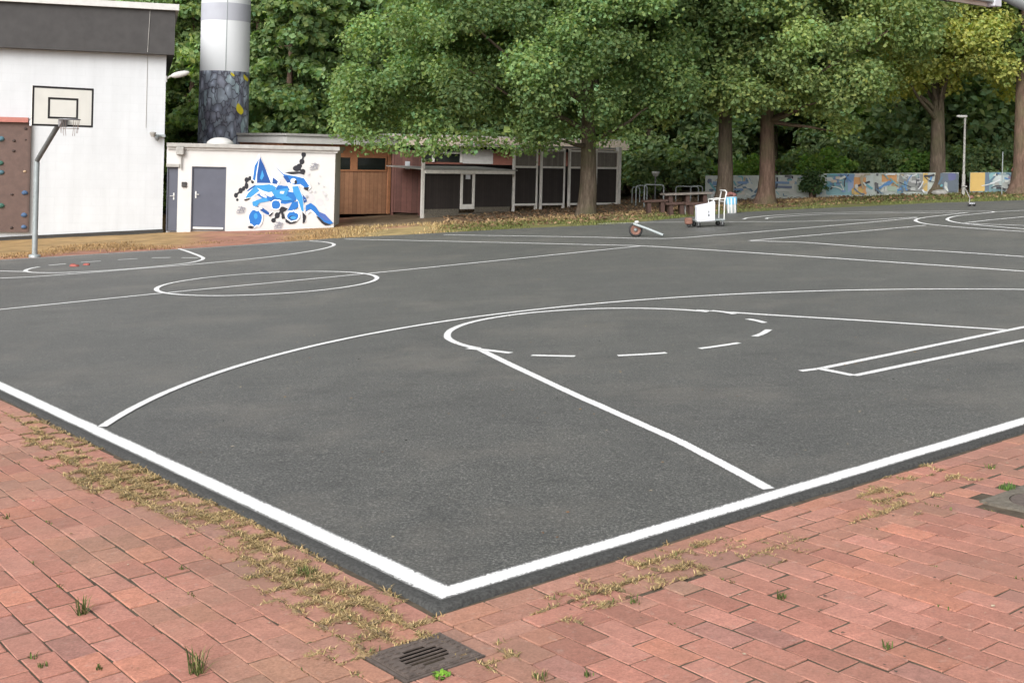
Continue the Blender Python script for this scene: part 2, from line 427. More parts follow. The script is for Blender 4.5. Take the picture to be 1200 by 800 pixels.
EDGE = [(-260, 322), (0, 304.5), (120, 297), (240, 290), (390, 279.3), (475, 275), (530, 272), (600, 268.2), (700, 263.7), (740, 261), (800, 255), (870, 248.5), (945, 244.7), (1020, 241.5), (1087, 238), (1200, 234.5), (1330, 231), (1500, 228)]
edge_uv = [uvp(*p) for p in EDGE]
def edge_y(px): return np.interp(px, [p[0] for p in EDGE], [p[1] for p in EDGE])

# court slab
corner = cxy(-.13, -.13)
poly = [corner, cxy(14, -.13), cxy(44, -.13)]+[np.array(p) for p in reversed(edge_uv)]+[cxy(-.13, 26)]
pl = []
for i, a in enumerate(poly):
    b = poly[(i+1) % len(poly)]; pl.append(a)
n = len(pl)
mbv = [gw(x, y, 0) for x, y in pl]+[gw(x, y, -.12) for x, y in pl]
court = link_mesh('court', mbv, [tuple(range(n))]+[(i, i+n, (i+1) % n+n, (i+1) % n) for i in range(n)], M['asphalt'])
tag(court, kind='structure')
# worn rim of the slab along the two near sides
def wavy_rim():
    vs = []; fs = []
    pts = [(-.13, t) for t in np.arange(26, -.02, -.06)]+[(-.13, -.13)]+[(s, -.13) for s in np.arange(.0, 14, .06)]
    for s, t in pts:
        k = .010*mnoise.noise(Vector((s*5, t*5, 1)))+.010*mnoise.noise(Vector((s*17, t*17, 4)))+.020
        d = (-1, 0) if t > -.125 else ((0, -1) if s > -.125 else (-1, -1))
        vs += [cg(s-d[0]*.066, t-d[1]*.066, .0012), cg(s, t, .0012), cg(s+d[0]*k*.6, t+d[1]*k*.6, -.006), cg(s+d[0]*k, t+d[1]*k, -.10)]
    for i in range(len(pts)-1):
        for j in range(3): fs.append((i*4+j, i*4+j+1, i*4+4+j+1, i*4+4+j))
    return link_mesh('court_rim', vs, fs, M['tar'], court, True)
wavy_rim()

LAYER = [0]
def strip(pts, w, mat='paint', closed=False, sub=.25, h=None, rough=.006):
    P = [np.array(p, float) for p in pts]
    if closed: P.append(P[0])
    Q = []
    for a, b in zip(P[:-1], P[1:]):
        k = max(1, int(np.linalg.norm(b-a)/sub))
        for i in range(k): Q.append(a+(b-a)*i/k)
    Q.append(P[-1]); Q = np.array(Q)
    if h is None:
        LAYER[0] += 1; h = .0028+.0003*(LAYER[0] % 14)
    T = np.gradient(Q, axis=0)
    if closed: T[0] = T[-1] = (Q[1]-Q[-2])
    T /= np.linalg.norm(T, axis=1)[:, None]; Nn = np.stack([-T[:, 1], T[:, 0]], 1)
    vs = []; fs = []; uv = []
    for i, (q, nn) in enumerate(zip(Q, Nn)):
        j1 = rough*mnoise.noise(Vector((q[0]*2.5, q[1]*2.5, 2))); j2 = rough*mnoise.noise(Vector((q[0]*2.5, q[1]*2.5, 9)))
        a = q+nn*(w/2+j1); b = q-nn*(w/2+j2)
        vs += [gw(a[0], a[1], h), gw(b[0], b[1], h)]; uv += [(i*sub, 1), (i*sub, 0)]
    for i in range(len(Q)-1): fs.append((2*i, 2*i+1, 2*i+3, 2*i+2))
    return link_mesh('court_line', vs, fs, M[mat], court, uvs=uv)
def catmull(pts, k=8):
    P = [np.array(p, float) for p in pts]; P = [2*P[0]-P[1]]+P+[2*P[-1]-P[-2]]; out = []
    for i in range(1, len(P)-2):
        for j in range(k):
            t = j/k; a, b, c, d = P[i-1:i+3]
            out.append(.5*((2*b)+(-a+c)*t+(2*a-5*b+4*c-d)*t*t+(-a+3*b-3*c+d)*t**3))
    return out+[P[-2]]
def pxl(pts, w=.10, curve=False, mat='paint'):
    q = [uvp(*p) for p in pts]
    return strip(catmull(q) if curve else q, w, mat)
def arc(c, r, a0, a1, w=.10, n=60):
    return strip([np.array(c)+r*np.array([math.cos(a), math.sin(a)]) for a in np.linspace(a0, a1, n)], w)

def border():
    w = .0725; vs = []; fs = []; uv = []
    pts = [(0, t) for t in np.concatenate([[26], np.arange(20, .3, -.2), [.2, .1]])]+[(0, 0)]+[(s, 0) for s in np.concatenate([[.1, .2], np.arange(.4, 14, .2), [40]])]
    for i, (s, t) in enumerate(pts):
        n_ = (1, 0) if t > 0 else ((1, 1) if s == 0 else (0, 1))
        k = .006*mnoise.noise(Vector((s*2.3, t*2.3, 2))) if (s or t) else 0
        a, b = (s+n_[0]*(w+k), t+n_[1]*(w+k)), (s-n_[0]*(w-k), t-n_[1]*(w-k))
        vs += [cg(*a, .0022), cg(*b, .0022)]; uv += [(i*.2, 1), (i*.2, 0)]
    for i in range(len(pts)-1): fs.append((2*i, 2*i+1, 2*i+3, 2*i+2))
    link_mesh('court_line', vs, fs, M['border'], court, uvs=uv)
border()
W1 = .095
# near key and free-throw circle
FTC = np.array([.9939, 14.1183]); FR = 1.799
keyA = [cxy(2.42, .07), cxy(3.4, 3.0)]
strip([uvp(901, 573), uvp(850, 545), uvp(797, 517.5), uvp(775, 507.5), uvp(720, 483), uvp(667, 459.5), uvp(600, 428), uvp(558, 407.5)], W1)
strip([uvp(1180, 386.8), uvp(1000, 375), uvp(900, 369), uvp(815, 363.4)], W1)
angA = math.atan2(*(uvp(556, 408)-FTC)[::-1]); angB = math.atan2(*(uvp(835, 364.5)-FTC)[::-1])
arc(FTC, FR, angB, angA+(2*math.pi if angA < angB else 0), W1)
def dash(*pts): strip(catmull([uvp(*p) for p in pts], 4), W1, sub=.1)
dash((548, 408.2), (572, 410.6), (599, 413.8)); dash((623, 416.5), (650, 417.2), (674, 417.6)); dash((724, 417), (752, 415.6), (781, 413.7))
dash((820, 408.8), (843, 405.6), (866, 402)); dash((884, 394.5), (894, 391), (901, 386.5)); dash((876, 374), (886, 375.8), (896, 378.6)); dash((833, 364.3), (848, 365.8), (861, 368.2))
# three-point arc
AC = np.array([3.957, 9.7774]); AR = 7.254
a0 = math.atan2(*(uvp(118, 500.5)-AC)[::-1]); a1 = math.atan2(*(uvp(1200, 340.5)-AC)[::-1])
if a0 < 0: a0 += 2*math.pi
arc(AC, AR, a0, a1-.75, W1, 90)
# centre line and circle
strip([uvp(-260, 389), uvp(0, 363), uvp(178, 345), uvp(360, 327.6), uvp(460, 318), uvp(700, 293.7), uvp(750, 288.7)], W1)
CCC = np.array([-4.1272, 20.5716]); arc(CCC, FR, 0, 2*math.pi+.02, W1)
# strip near the board
strip([uvp(938, 434.8), uvp(961, 432), uvp(1180, 387.3), uvp(1330, 357)], W1)
strip([uvp(1001, 440.2), uvp(1200, 399), uvp(1360, 366)], W1)
strip([uvp(960, 432), uvp(1000, 440)], W1)
# far side line and far lines
F1 = .10
pxl([(404, 280.2), (550, 283.4), (700, 287), (750, 288.2), (820, 292.3), (900, 297.5), (1020, 305.6), (1200, 318), (1400, 333)], F1, True)
pxl([(520, 275.3), (600, 276.5), (700, 278.2), (780, 279.6), (840, 275.6), (910, 270), (1020, 260.6), (1075, 255.3)], F1, True)
pxl([(640, 278), (740, 273), (790, 268)], .02) if False else None
pxl([(700, 262.3), (760, 260.7), (840, 260), (920, 260), (1020, 257.6), (1075, 254.5)], F1)
pxl([(878, 282.2), (950, 276), (1020, 270.2), (1085, 264.2)], F1)
pxl([(880, 282.6), (940, 284.2), (1020, 290), (1110, 295), (1200, 301), (1400, 315)], F1, True)
# far arcs of the neighbouring court
pxl([(871, 257), (880, 255), (920, 251.7), (970, 249.6), (1020, 248.5), (1100, 247.8), (1150, 247.6), (1165, 248.6), (1150, 250.3), (1120, 253.5), (1110, 257), (1118, 260.3), (1140, 263.2), (1200, 268.4), (1300, 275)], F1, True)
pxl([(898, 256.6), (903, 255.2), (940, 252.6), (980, 251), (1060, 249.8), (1130, 249.4), (1135, 249.4)], F1, True)
pxl([(1135, 249.2), (1110, 252), (1080, 255.6), (1073, 258.8), (1084, 262.3), (1110, 265.2), (1140, 267.6), (1200, 271.6), (1300, 278)], F1, True)
pxl([(1130, 261.5), (1160, 258), (1200, 254.3), (1260, 249)], F1)
pxl([(1165, 248.6), (1200, 246.8), (1260, 244)], F1)
pxl([(1140, 262.5), (1200, 264.5), (1260, 266.5)], F1)
# far end of the main court
pxl([(-200, 331), (0, 326), (80, 321.3), (160, 315), (240, 308.6), (320, 300.6), (365, 294.2), (387, 289.3), (391, 286), (380, 283.6), (362, 282.4)], F1, True)
pxl([(210, 291.6), (222, 295.5), (236, 301), (237.5, 303.8), (229, 306.6), (212, 309.3), (160, 314.4), (120, 317.2), (80, 319.3), (50, 319.6), (34, 318.8), (30, 317), (36, 314.6), (46, 312.7)], F1, True)
pxl([(-200, 316.6), (0, 317.7), (34, 318.4)], F1)
for a, b in (((57, 311), (77, 309.2)), ((95, 307.5), (118, 306)), ((138, 304.5), (161, 303.2)), ((178, 302.3), (200, 301.9)), ((213, 302.2), (232, 302.3))): pxl([a, b], F1)
pxl([(-200, 317.7), (0, 305.2), (120, 297.8), (240, 290.8), (362, 282.6)], .05)
pxl([(404, 280.2), (480, 277.3)], .03) if False else None

# far yard cover: one sheet, the cover mapped on as moss, red paving, litter and grass
def yard():
    xs = np.arange(-36, 46, .4); ys = np.arange(22, 96, .4)
    X, Y = np.meshgrid(xs, ys, indexing='ij'); P = X[..., None]*EX+Y[..., None]*EY
    px, py = proj(P); ey = edge_y(px); up = ey-py           # pixels above the slab's rim
    nz = np.array([[mnoise.noise(Vector((x*.35, y*.35, 3)))+.6*mnoise.noise(Vector((x*1.1, y*1.1, 7))) for y in ys] for x in xs])
    nz2 = np.array([[mnoise.noise(Vector((x*.8, y*.8, 13))) for y in ys] for x in xs])
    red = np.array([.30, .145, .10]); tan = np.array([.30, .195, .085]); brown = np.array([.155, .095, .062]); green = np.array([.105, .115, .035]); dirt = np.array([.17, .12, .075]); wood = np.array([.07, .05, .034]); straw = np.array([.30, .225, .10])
    col = np.broadcast_to(brown, X.shape+(3,)).copy()
    def bl(c, w):
        nonlocal col
        w = np.clip(w, 0, 1)[..., None]; col = col*(1-w)+c*w
    u = up+nz*4
    # left: red paving by the court, tan moss below the hall
    left = 1-ss(395, 430, px)
    bl(red, left)
    bl(tan, left*ss(4, 8, u)*(1-ss(205, 260, px+nz*30)))
    bl(tan, left*ss(330, 350, px)*(1-ss(13, 17, u))); bl(tan, left*.5*ss(.1, .5, nz2))
    # verge in the middle
    mid = ss(395, 430, px)*(1-ss(735, 790, px))
    bl(dirt, mid); bl(straw, mid*(1-ss(9, 14, u))); bl(green, mid*(1-ss(11, 15, u))*ss(520, 600, px+nz*30)*.8)
    bl(red, mid*(1-ss(470, 520, px))*ss(.2, .5, nz2)*.7)
    right = ss(735, 790, px)
    bl(green, right*(1-ss(8, 11, u))*(1-ss(850, 880, px)))
    bl(green, right*(1-ss(3, 6, u))*ss(850, 880, px)); bl(green, right*ss(985, 1040, px)*(1-ss(13, 17, u))*.9)
    bl(green, right*ss(.15, .5, nz)*.55)
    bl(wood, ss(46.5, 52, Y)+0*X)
    col *= (1+.18*nz2[..., None])
    h = -.035+.03*nz+0.0*X
    V = P+h[..., None]*N
    ni, nj = X.shape; idx = np.arange(ni*nj).reshape(ni, nj)
    fc = np.stack([idx[:-1, :-1], idx[1:, :-1], idx[1:, 1:], idx[:-1, 1:]], -1).reshape(-1, 4)
    # leave out what lies well under the slab
    inside = (up < -6).reshape(-1)
    keep = ~inside[fc].all(1)
    o = link_mesh('verge', V.reshape(-1, 3), fc[keep], M['ground'], None, True, np.clip(col.reshape(-1, 3), .01, 1))
    tag(o, kind='structure')
yard()

# pavers: every brick laid with its own height, tilt and tone
GR = ct(497, 763)                    # drain centre in court coordinates
def in_grate(s, t, m=.0): return abs(s-GR[0]) < .205+m and abs(t-GR[1]) < .185+m
CF = ct(1220, 584)
def pavers():
    vs = []; cs = []; fs = []
    def brick(s0, s1, t0, t1, longt):
        sc, tc = (s0+s1)/2, (t0+t1)/2
        gs, gt = .194, .169
        if s1 > GR[0]-gs and s0 < GR[0]+gs and t1 > GR[1]-gt and t0 < GR[1]+gt:
            for a_, b_, c_, d_ in ((s0, s1, t0, min(t1, GR[1]-gt)), (s0, s1, max(t0, GR[1]+gt), t1), (s0, min(s1, GR[0]-gs), max(t0, GR[1]-gt), min(t1, GR[1]+gt)), (max(s0, GR[0]+gs), s1, max(t0, GR[1]-gt), min(t1, GR[1]+gt))):
                if b_-a_ > .03 and d_-c_ > .03: brick(a_, b_, c_, d_, longt)
            return
        if abs(sc-CF[0]) < .30 and abs(tc-CF[1]) < .26: return
        w = .022*mnoise.noise(Vector((sc*.9, tc*.9, 0))); w2 = .022*mnoise.noise(Vector((sc*.9, tc*.9, 5)))
        hs, ht = (s1-s0)/2-.0026-random.random()*.0034, (t1-t0)/2-.0026-random.random()*.0038
        if hs < .01 or ht < .01: return
        zc = (-.0205 if in_grate(sc, tc, .16) else -.019)+.008*mnoise.noise(Vector((sc*.7, tc*.7, 9)))+random.uniform(-.0018, .0018)
        a = random.gauss(0, .014); tx, ty = random.gauss(0, .006), random.gauss(0, .006)
        ca, sa = math.cos(a), math.sin(a); k0 = len(vs)
        ch = .0035
        for (ins, dz) in ((0, -.05), (0, -.0028), (ch, 0)):
            for qx, qy in ((-1, -1), (1, -1), (1, 1), (-1, 1)):
                lx, ly = qx*(hs-ins), qy*(ht-ins)
                if ins == 0 or True: lx += random.uniform(-.0026, .0026); ly += random.uniform(-.0026, .0026)
                vs.append(cg(sc+w+lx*ca-ly*sa, tc+w2+lx*sa+ly*ca, zc+dz+lx*tx+ly*ty))
        for r in range(2):
            for i in range(4):
                j = (i+1) % 4; fs.append((k0+r*4+i, k0+r*4+j, k0+r*4+4+j, k0+r*4+4+i))
        fs.append((k0+8, k0+9, k0+10, k0+11))
        f = random.random(); base = np.array([.365, .178, .142])
        if f < .25: base = np.array([.385, .195, .160])
        elif f < .38: base = np.array([.31, .148, .118])
        elif f < .46: base = np.array([.30, .160, .138])
        elif f < .60: base = np.array([.40, .190, .140])
        base = base*np.array([1.12, 1.03, .96])*random.uniform(.84, 1.04)
        dz = (1-ss(-1.35, -.5, -sc) if False else 0)
        if (sc < -.1 and sc > -1.25) or (sc >= -.1 and tc > -.75):
            q_ = max(0, .22+.5*mnoise.noise(Vector((sc*1.6, tc*1.6, 17)))); base = base*(1-min(.6, q_))+np.array([.25, .18, .12])*min(.6, q_)
        cs.extend([base]*12)
    RW, LN = .145, .275
    k = 0
    s = -.172
    while s > -9:
        off = (k % 2)*LN/2+random.uniform(-.02, .02); t = -4.6+off-LN
        while t < 17: brick(s-RW, s, t, t+LN, True); t += LN
        s -= RW; k += 1
    # border courses along the base line
    for r in range(3):
        t1 = -.172-r*RW*.98; off = (r % 2)*LN/2; q = -.172+off-LN
        while q < 12:
            a = max(q, -.172); 
            if q+LN > -.172+.05: brick(a, q+LN, t1-RW*.98, t1, False)
            q += LN
    s = -.172; k = 1; top = -.172-3*RW*.98
    while s < 12:
        off = (k % 2)*LN/2+random.uniform(-.02, .02); t = -4.6+off-LN
        while t < top:
            t2 = min(t+LN, top)
            if t2-t > .04: brick(s, s+RW, t, t2, True)
            t += LN
        s += RW; k += 1
    o = link_mesh('brick_paving', vs, np.array(fs), M['paver'], None, False, np.array(cs)); tag(o, kind='structure')
pavers()
# earth bed in the joints
bed = MB()
def bed_sheet():
    ss_, tt = np.arange(-9.2, 12.2, .12), np.arange(-4.8, 17.2, .12)
    S, T = np.meshgrid(ss_, tt, indexing='ij'); hz = np.array([[(-.006 if abs(a-GR[0]) < .5 and abs(b-GR[1]) < .5 else 0)-.0238+.008*mnoise.noise(Vector((a*.7, b*.7, 9)))+.003*mnoise.noise(Vector((a*6, b*6, 3))) for b in tt] for a in ss_])
    XY = (S[..., None]+3.2557)*SB+(T[..., None]+4.8493)*SL
    V = XY[..., :1]*EX+XY[..., 1:]*EY+hz[..., None]*N
    idx = np.arange(S.size).reshape(S.shape); fc = np.stack([idx[:-1, :-1], idx[1:, :-1], idx[1:, 1:], idx[:-1, 1:]], -1).reshape(-1, 4)
    c = (S+T*0); cent = lambda A: (A[:-1, :-1]+A[1:, 1:])/2
    sc, tc = cent(S).ravel(), cent(T).ravel(); keep = ~((sc > -.05) & (tc > -.05)) & ~((abs(sc-GR[0]) < .12) & (abs(tc-GR[1]) < .11))
    o = link_mesh('joint_soil', V.reshape(-1, 3), fc[keep], M['soil'], None, True); tag(o, kind='structure')
bed_sheet()

# dry moss and straw in the joints near the slab
def inpoly(x, y, P):
    c = False; j = len(P)-1
    for i in range(len(P)):
        if (P[i][1] > y) != (P[j][1] > y) and x < (P[j][0]-P[i][0])*(y-P[i][1])/(P[j][1]-P[i][1])+P[i][0]: c = not c
        j = i
    return c
def blades(n, cx, cy, h0, rad, ln, lie, cols, V, Fc, C, w=.0035, sx=1, ang=0):
    for _ in range(n):
        a = random.uniform(0, 6.283); r = rad*math.sqrt(random.random())
        ex, ey = r*math.cos(a)*sx, r*math.sin(a)/max(1, sx*.7)
        X = cx+ex*math.cos(ang)-ey*math.sin(ang); Y = cy+ex*math.sin(ang)+ey*math.cos(ang)
        a2 = random.uniform(0, 6.283); l = ln*random.uniform(.5, 1.3); up = random.uniform(*lie)
        dx, dy = math.cos(a2), math.sin(a2)
        x2, y2, z2 = X+dx*l*math.cos(up)*.55, Y+dy*l*math.cos(up)*.55, h0+l*math.sin(up)*.75
        x3, y3, z3 = X+dx*l*math.cos(up), Y+dy*l*math.cos(up), h0+l*math.sin(up)*.9
        k = len(V); wx, wy = -dy*w, dx*w
        V += [gw(X-wx, Y-wy, h0-.004), gw(X+wx, Y+wy, h0-.004), gw(x2+wx*.8, y2+wy*.8, z2), gw(x2-wx*.8, y2-wy*.8, z2), gw(x3, y3, z3)]
        Fc += [(k, k+1, k+2, k+3), (k+3, k+2, k+4)]
        c = np.array(random.choice(cols))*random.uniform(.7, 1.2); C += [c]*5
def mound(cx, cy, r, ang, V, Fc, C):
    k = len(V); n = 9; c = np.array(random.choice([(.20, .14, .075), (.24, .17, .085), (.15, .11, .06), (.13, .09, .055)]))*random.uniform(.7, 1.1)
    for i in range(n):
        a = 2*math.pi*i/n; q_ = r*random.uniform(.7, 1.25); ex, ey = q_*1.5*math.cos(a), q_*.62*math.sin(a)
        V.append(gw(cx+ex*math.cos(ang)-ey*math.sin(ang), cy+ex*math.sin(ang)+ey*math.cos(ang), -.022)); C.append(c*.9)
    for i in range(n):
        a = 2*math.pi*(i+.4)/n; q_ = r*random.uniform(.4, .7); ex, ey = q_*1.5*math.cos(a), q_*.62*math.sin(a)
        V.append(gw(cx+ex*math.cos(ang)-ey*math.sin(ang), cy+ex*math.sin(ang)+ey*math.cos(ang), -.019+r*random.uniform(.12, .38))); C.append(c*random.uniform(.8, 1.4))
    V.append(gw(cx, cy, -.019+r*.35)); C.append(c*1.2)
    for i in range(n):
        j = (i+1) % n; Fc.append((k+i, k+j, k+n+j, k+n+i)); Fc.append((k+n+i, k+n+j, k+2*n))
STRAW = [(.38, .27, .13), (.46, .34, .17), (.30, .20, .09), (.20, .145, .065), (.34, .25, .11)]
GREEN = [(.07, .10, .025), (.10, .14, .035), (.06, .075, .02)]
def moss():
    V, Fc, C = [], [], []
    zone1 = [(0, 470), (60, 492), (160, 541), (260, 592), (380, 655), (512, 724), (520, 745), (470, 742), (430, 800), (380, 800), (330, 712), (250, 640), (160, 590), (70, 545), (0, 500)]
    core1 = [(70, 525), (120, 540), (190, 552), (250, 585), (340, 640), (420, 690), (480, 725), (440, 745), (370, 715), (290, 640), (200, 600), (90, 560)]
    zone2 = [(530, 745), (640, 690), (760, 645), (900, 595), (1060, 548), (1200, 512), (1200, 540), (1080, 585), (960, 630), (820, 680), (660, 745), (560, 790)]
    RW, LN = .145, .275
    cnt = 0
    for zi, (zone, tries) in enumerate(((zone1, 7500), (core1, 9500), (zone2, 4600))):
        xs = [p[0] for p in zone]; ys = [p[1] for p in zone]
        A = [uvp(x, y) for x, y in zone]; ax = [p[0] for p in A]; ay = [p[1] for p in A]
        for _ in range(tries):
            X, Y = random.uniform(min(ax), max(ax)), random.uniform(min(ay), max(ay))
            if not inpoly(X, Y, A): continue
            dn = mnoise.noise(Vector((X*2.1, Y*2.1, 21)))+.5*mnoise.noise(Vector((X*6, Y*6, 8)))
            if dn < (-.22 if zi == 1 else .06 if zi == 0 else .20): continue
            s, t = np.array([X, Y])@SB-3.2557, np.array([X, Y])@SL-4.8493
            if (s > -.18 and t > -.18) or in_grate(s, t, -.02): continue
            along = random.random() < .55; ang = TH
            if random.random() < .92:
                if s < -.2 or t < -.64:
                    if along: s = -.172-round((-.172-s)/RW)*RW; ang = TH+math.pi/2
                    else:
                        kk = int((-.172-s)//RW) % 2; t = -4.6+kk*LN/2+round((t+4.6-kk*LN/2)/LN)*LN
                else:
                    if along: t = -.172-round((-.172-t)/(RW*.98))*RW*.98
                    else: ang = TH+math.pi/2
            s += .022*mnoise.noise(Vector((s*.9, t*.9, 0)))+random.gauss(0, .006); t += .022*mnoise.noise(Vector((s*.9, t*.9, 5)))+random.gauss(0, .006)
            x, y = cxy(s, t); cnt += 1
            big = random.random() < (.5 if zi == 1 else .25)
            mound(x, y, random.uniform(.018, .036) if big and zi < 2 else random.uniform(.009, .020), ang, V, Fc, C)
            if zi == 2: big = random.random() < .12
            blades(random.randint(26, 46) if big else random.randint(10, 22), x, y, -.019, .042 if big else .024, .044 if big else .030, (.0, .5), STRAW+(GREEN[:1] if random.random() < .25 else []), V, Fc, C, .0025, 1.9, ang)
    link = link_mesh('dry_moss', V, Fc, M['straw'], None, False, np.array(C))
    tag(link, 'straw coloured dry moss and dead grass in the paving joints beside the court', 'dry moss', kind='stuff')
    # green flecks in the wider field's joints
    V, Fc, C = [], [], []
    for _ in range(620):
        s, t = random.uniform(-6, -.3), random.uniform(-3, 9)
        if random.random() < .5: s, t = random.uniform(-.2, 7), random.uniform(-4.2, -.7)
        s = -.172-round((-.172-s)/RW)*RW+.022*mnoise.noise(Vector((s*.9, t*.9, 0)))
        if mnoise.noise(Vector((s*1.3, t*1.3, 31))) < -.05: continue
        x, y = cxy(s, t); blades(random.randint(4, 12), x, y, -.021, .022, .016, (.1, 1.2), GREEN+STRAW[3:4], V, Fc, C, .0035, 2.2, TH+math.pi/2)
    o = link_mesh('joint_weeds', V, Fc, M['straw'], None, False, np.array(C)); tag(o, 'tiny green sprouts and crumbs scattered along the joints of red paving', 'sprouts', kind='stuff')
moss()

def weed(px, py, r, ln, n, cols, label, group=None, name='weed', up=(.5, 1.45), w=.0026):
    V, Fc, C = [], [], []; x, y = uvp(px, py); blades(n, x, y, -.021, r, ln, up, cols, V, Fc, C, w)
    o = bpy.data.objects.new(name, None)
    c = gw(x, y, -.021); V = [np.array(p)-c for p in V]
    bpy.data.objects.remove(o)
    m = link_mesh(name, V, Fc, M['straw'], None, False, np.array(C)); m.location = tuple(c); tag(m, label, 'weed', group); return m
weed(231, 783, .03, .11, 46, GREEN+[(.2, .2, .08)], 'tall spiky green grass tuft at the bottom of the picture left of the drain', name='grass_tuft')
weed(96, 714, .022, .085, 34, GREEN+[(.2, .2, .08)], 'smaller spiky dark grass tuft in the left paving, near a long straight joint', name='grass_tuft')
weed(358, 669, .05, .05, 40, GREEN, 'flat green weed among the straw coloured moss left of the court corner', name='weed')
weed(517, 787, .03, .03, 34, [(.15, .30, .03), (.12, .25, .03)], 'bright green little plant on the lower rim of the drain grate', up=(.1, .8), w=.009, name='weed')
weed(915, 695, .022, .035, 30, GREEN, 'dark green weed tuft alone in the paving right of the drain, topmost there', name='weed')
weed(1181, 569, .05, .05, 46, [(.07, .14, .03), (.10, .18, .04)], 'green weed growing against the concrete manhole surround', name='weed')
weed(632, 789, .03, .035, 36, GREEN+STRAW[:1], 'small mixed green and straw weed right of the drain grate at the bottom', name='weed')
weed(1040, 752, .02, .03, 18, GREEN, 'tiny green weed in a joint of the right hand paving', name='weed', group='tiny weeds in the right paving')
weed(690, 786, .02, .03, 18, GREEN, 'tiny green weed in a joint of the right hand paving', name='weed', group='tiny weeds in the right paving')
weed(1160, 545, .025, .035, 30, GREEN+STRAW[:1], 'low green weed in the border courses close to the right picture edge', name='weed')
weed(745, 700, .03, .03, 20, GREEN, 'small weed beside the black slab rim right of the court corner', name='weed')
for px, py in ((38, 765), (116, 778), (50, 775), (140, 560), (8, 603), (215, 663)):
    weed(px, py, .02, .026, 16, GREEN, 'little green weed in a joint of the left hand paving', 'little weeds in the left paving', 'weed')

# ------------------------------------------------------------------ drain and manhole
def drain():
    c = cg(GR[0], GR[1], -.019); r = empty('drain_grate', c, TH, 'square rusty cast iron drain grate with a slotted round centre below the court corner', 'drain', on_slope=True)
    m = MB(); Wd, Dd, zt = .175, .150, .004
    slots = [(-.078, .055), (-.047, .095), (-.016, .108), (.016, .108), (.047, .095), (.078, .055)]
    edges = [-Dd]+sum([[y-.0125, y+.0125] for y, _ in slots], [])+[Dd]
    for i in range(0, len(edges), 2): m.box(-Wd, Wd, edges[i], edges[i+1], zt-.006, zt)
    for y, hw in slots:
        m.box(-Wd, -hw, y-.0125, y+.0125, zt-.006, zt); m.box(hw, Wd, y-.0125, y+.0125, zt-.006, zt)
    m.build('plate', M['iron'], r)
    st = MB()
    for i in range(9):
        for j in range(8):
            x, y = -.155+i*.0388, -.132+j*.0377
            if math.hypot(x/.132, y/.108) > 1.0: st.box(x-.011, x+.011, y-.009, y+.009, zt-.002, zt+.005)
    st.build('stud_pattern', M['iron'], r)
    f = MB(); k = .018
    f.box(-Wd-k, Wd+k, -Dd-k, -Dd-.004, -.05, .002); f.box(-Wd-k, Wd+k, Dd+.004, Dd+k, -.05, .002); f.box(-Wd-k, -Wd-.004, -Dd-.004, Dd+.004, -.05, .0); f.box(Wd+.004, Wd+k, -Dd-.004, Dd+.004, -.05, .0)
    f.build('frame', M['iron'], r)
    p = MB(); p.box(-Wd-.003, Wd+.003, -Dd-.003, Dd+.003, -.36, -.34); p.box(-Wd-.004, -Wd-.001, -Dd, Dd, -.34, -.04); p.box(Wd+.001, Wd+.004, -Dd, Dd, -.34, -.04); p.box(-Wd, Wd, Dd+.001, Dd+.004, -.34, -.04); p.box(-Wd, Wd, -Dd-.004, -Dd-.001, -.34, -.04); p.build('pit', M['pit'], r)
drain()
def manhole():
    c = cg(CF[0], CF[1], -.017); r = empty('manhole_cover', c, TH, 'rough concrete manhole surround with a dark round lid at the right picture edge', 'manhole', on_slope=True)
    # octagon-bored square slab
    n = 32; R = .17; W = .24; vs = []; fs = []
    for k in range(n):
        a = 2*math.pi*k/n; q = W/max(abs(math.cos(a)), abs(math.sin(a)))
        vs += [(R*math.cos(a), R*math.sin(a), .006), (q*math.cos(a), q*math.sin(a), .004), (q*math.cos(a), q*math.sin(a), -.06), (R*math.cos(a), R*math.sin(a), -.03)]
    for k in range(n):
        j = (k+1) % n
        for i in range(4): fs.append((k*4+i, k*4+(i+1) % 4, j*4+(i+1) % 4, j*4+i))
    link_mesh('surround', vs, fs, M['concrete'], r)
    MB().lathe([(.165, -.03), (.165, .004), (.155, .008), (.14, .004), (.03, .004)], 28).build('lid', M['iron'], r)
manhole()

# ------------------------------------------------------------------ sports hall
hf = Face((0, 281), (190, 272)); off = np.linalg.norm((g(190, 272)-hf.o)[:2]); hf.o = g(190, 272)
hall = empty('sports_hall', hf.o, hf.rz, 'white block sports hall with a broad dark fascia, left picture edge', 'building')
MB().box(-26, 0, 0, 13, -2.2, 5.22).build('wall', M['white_wall'], hall)
MB().box(-26.2, .22, -.30, 13.2, 5.21, 6.50).build('fascia', M['fascia'], hall)
mb = MB(); mb.box(-26.3, .32, -.42, 13.3, 6.503, 6.68); roof = mb.build('roof_edge', M['trim'], hall)
mb = MB(); x0, x1 = -26, .03
mb.add([(x0, -.03, hf.gnd(x0)-.3), (x1, -.03, hf.gnd(x1)-.3), (x1, -.03, hf.gnd(x1)+.09), (x0, -.03, hf.gnd(x0)+.03), (x0, .05, hf.gnd(x0)-.3), (x1, .05, hf.gnd(x1)-.3), (x1, .05, hf.gnd(x1)+.09), (x0, .05, hf.gnd(x0)+.03)], [(0, 1, 2, 3), (3, 2, 6, 7), (1, 5, 6, 2), (0, 3, 7, 4)])
mb.build('plinth', M['plinth'], hall)
# conduit down the front
xa, za = hf.at(176, 13, -.3); xb, zb = hf.at(173, 62, -.3); xc, zc = hf.at(171, 150)
MB().tube([(xa, -.309, 6.48), (xb, -.309, 5.25)], .010, 6).tube([(xb, -.008, 5.2), (xc, -.008, zc)], .008, 6).build('cable', M['roof_edge'], hall)
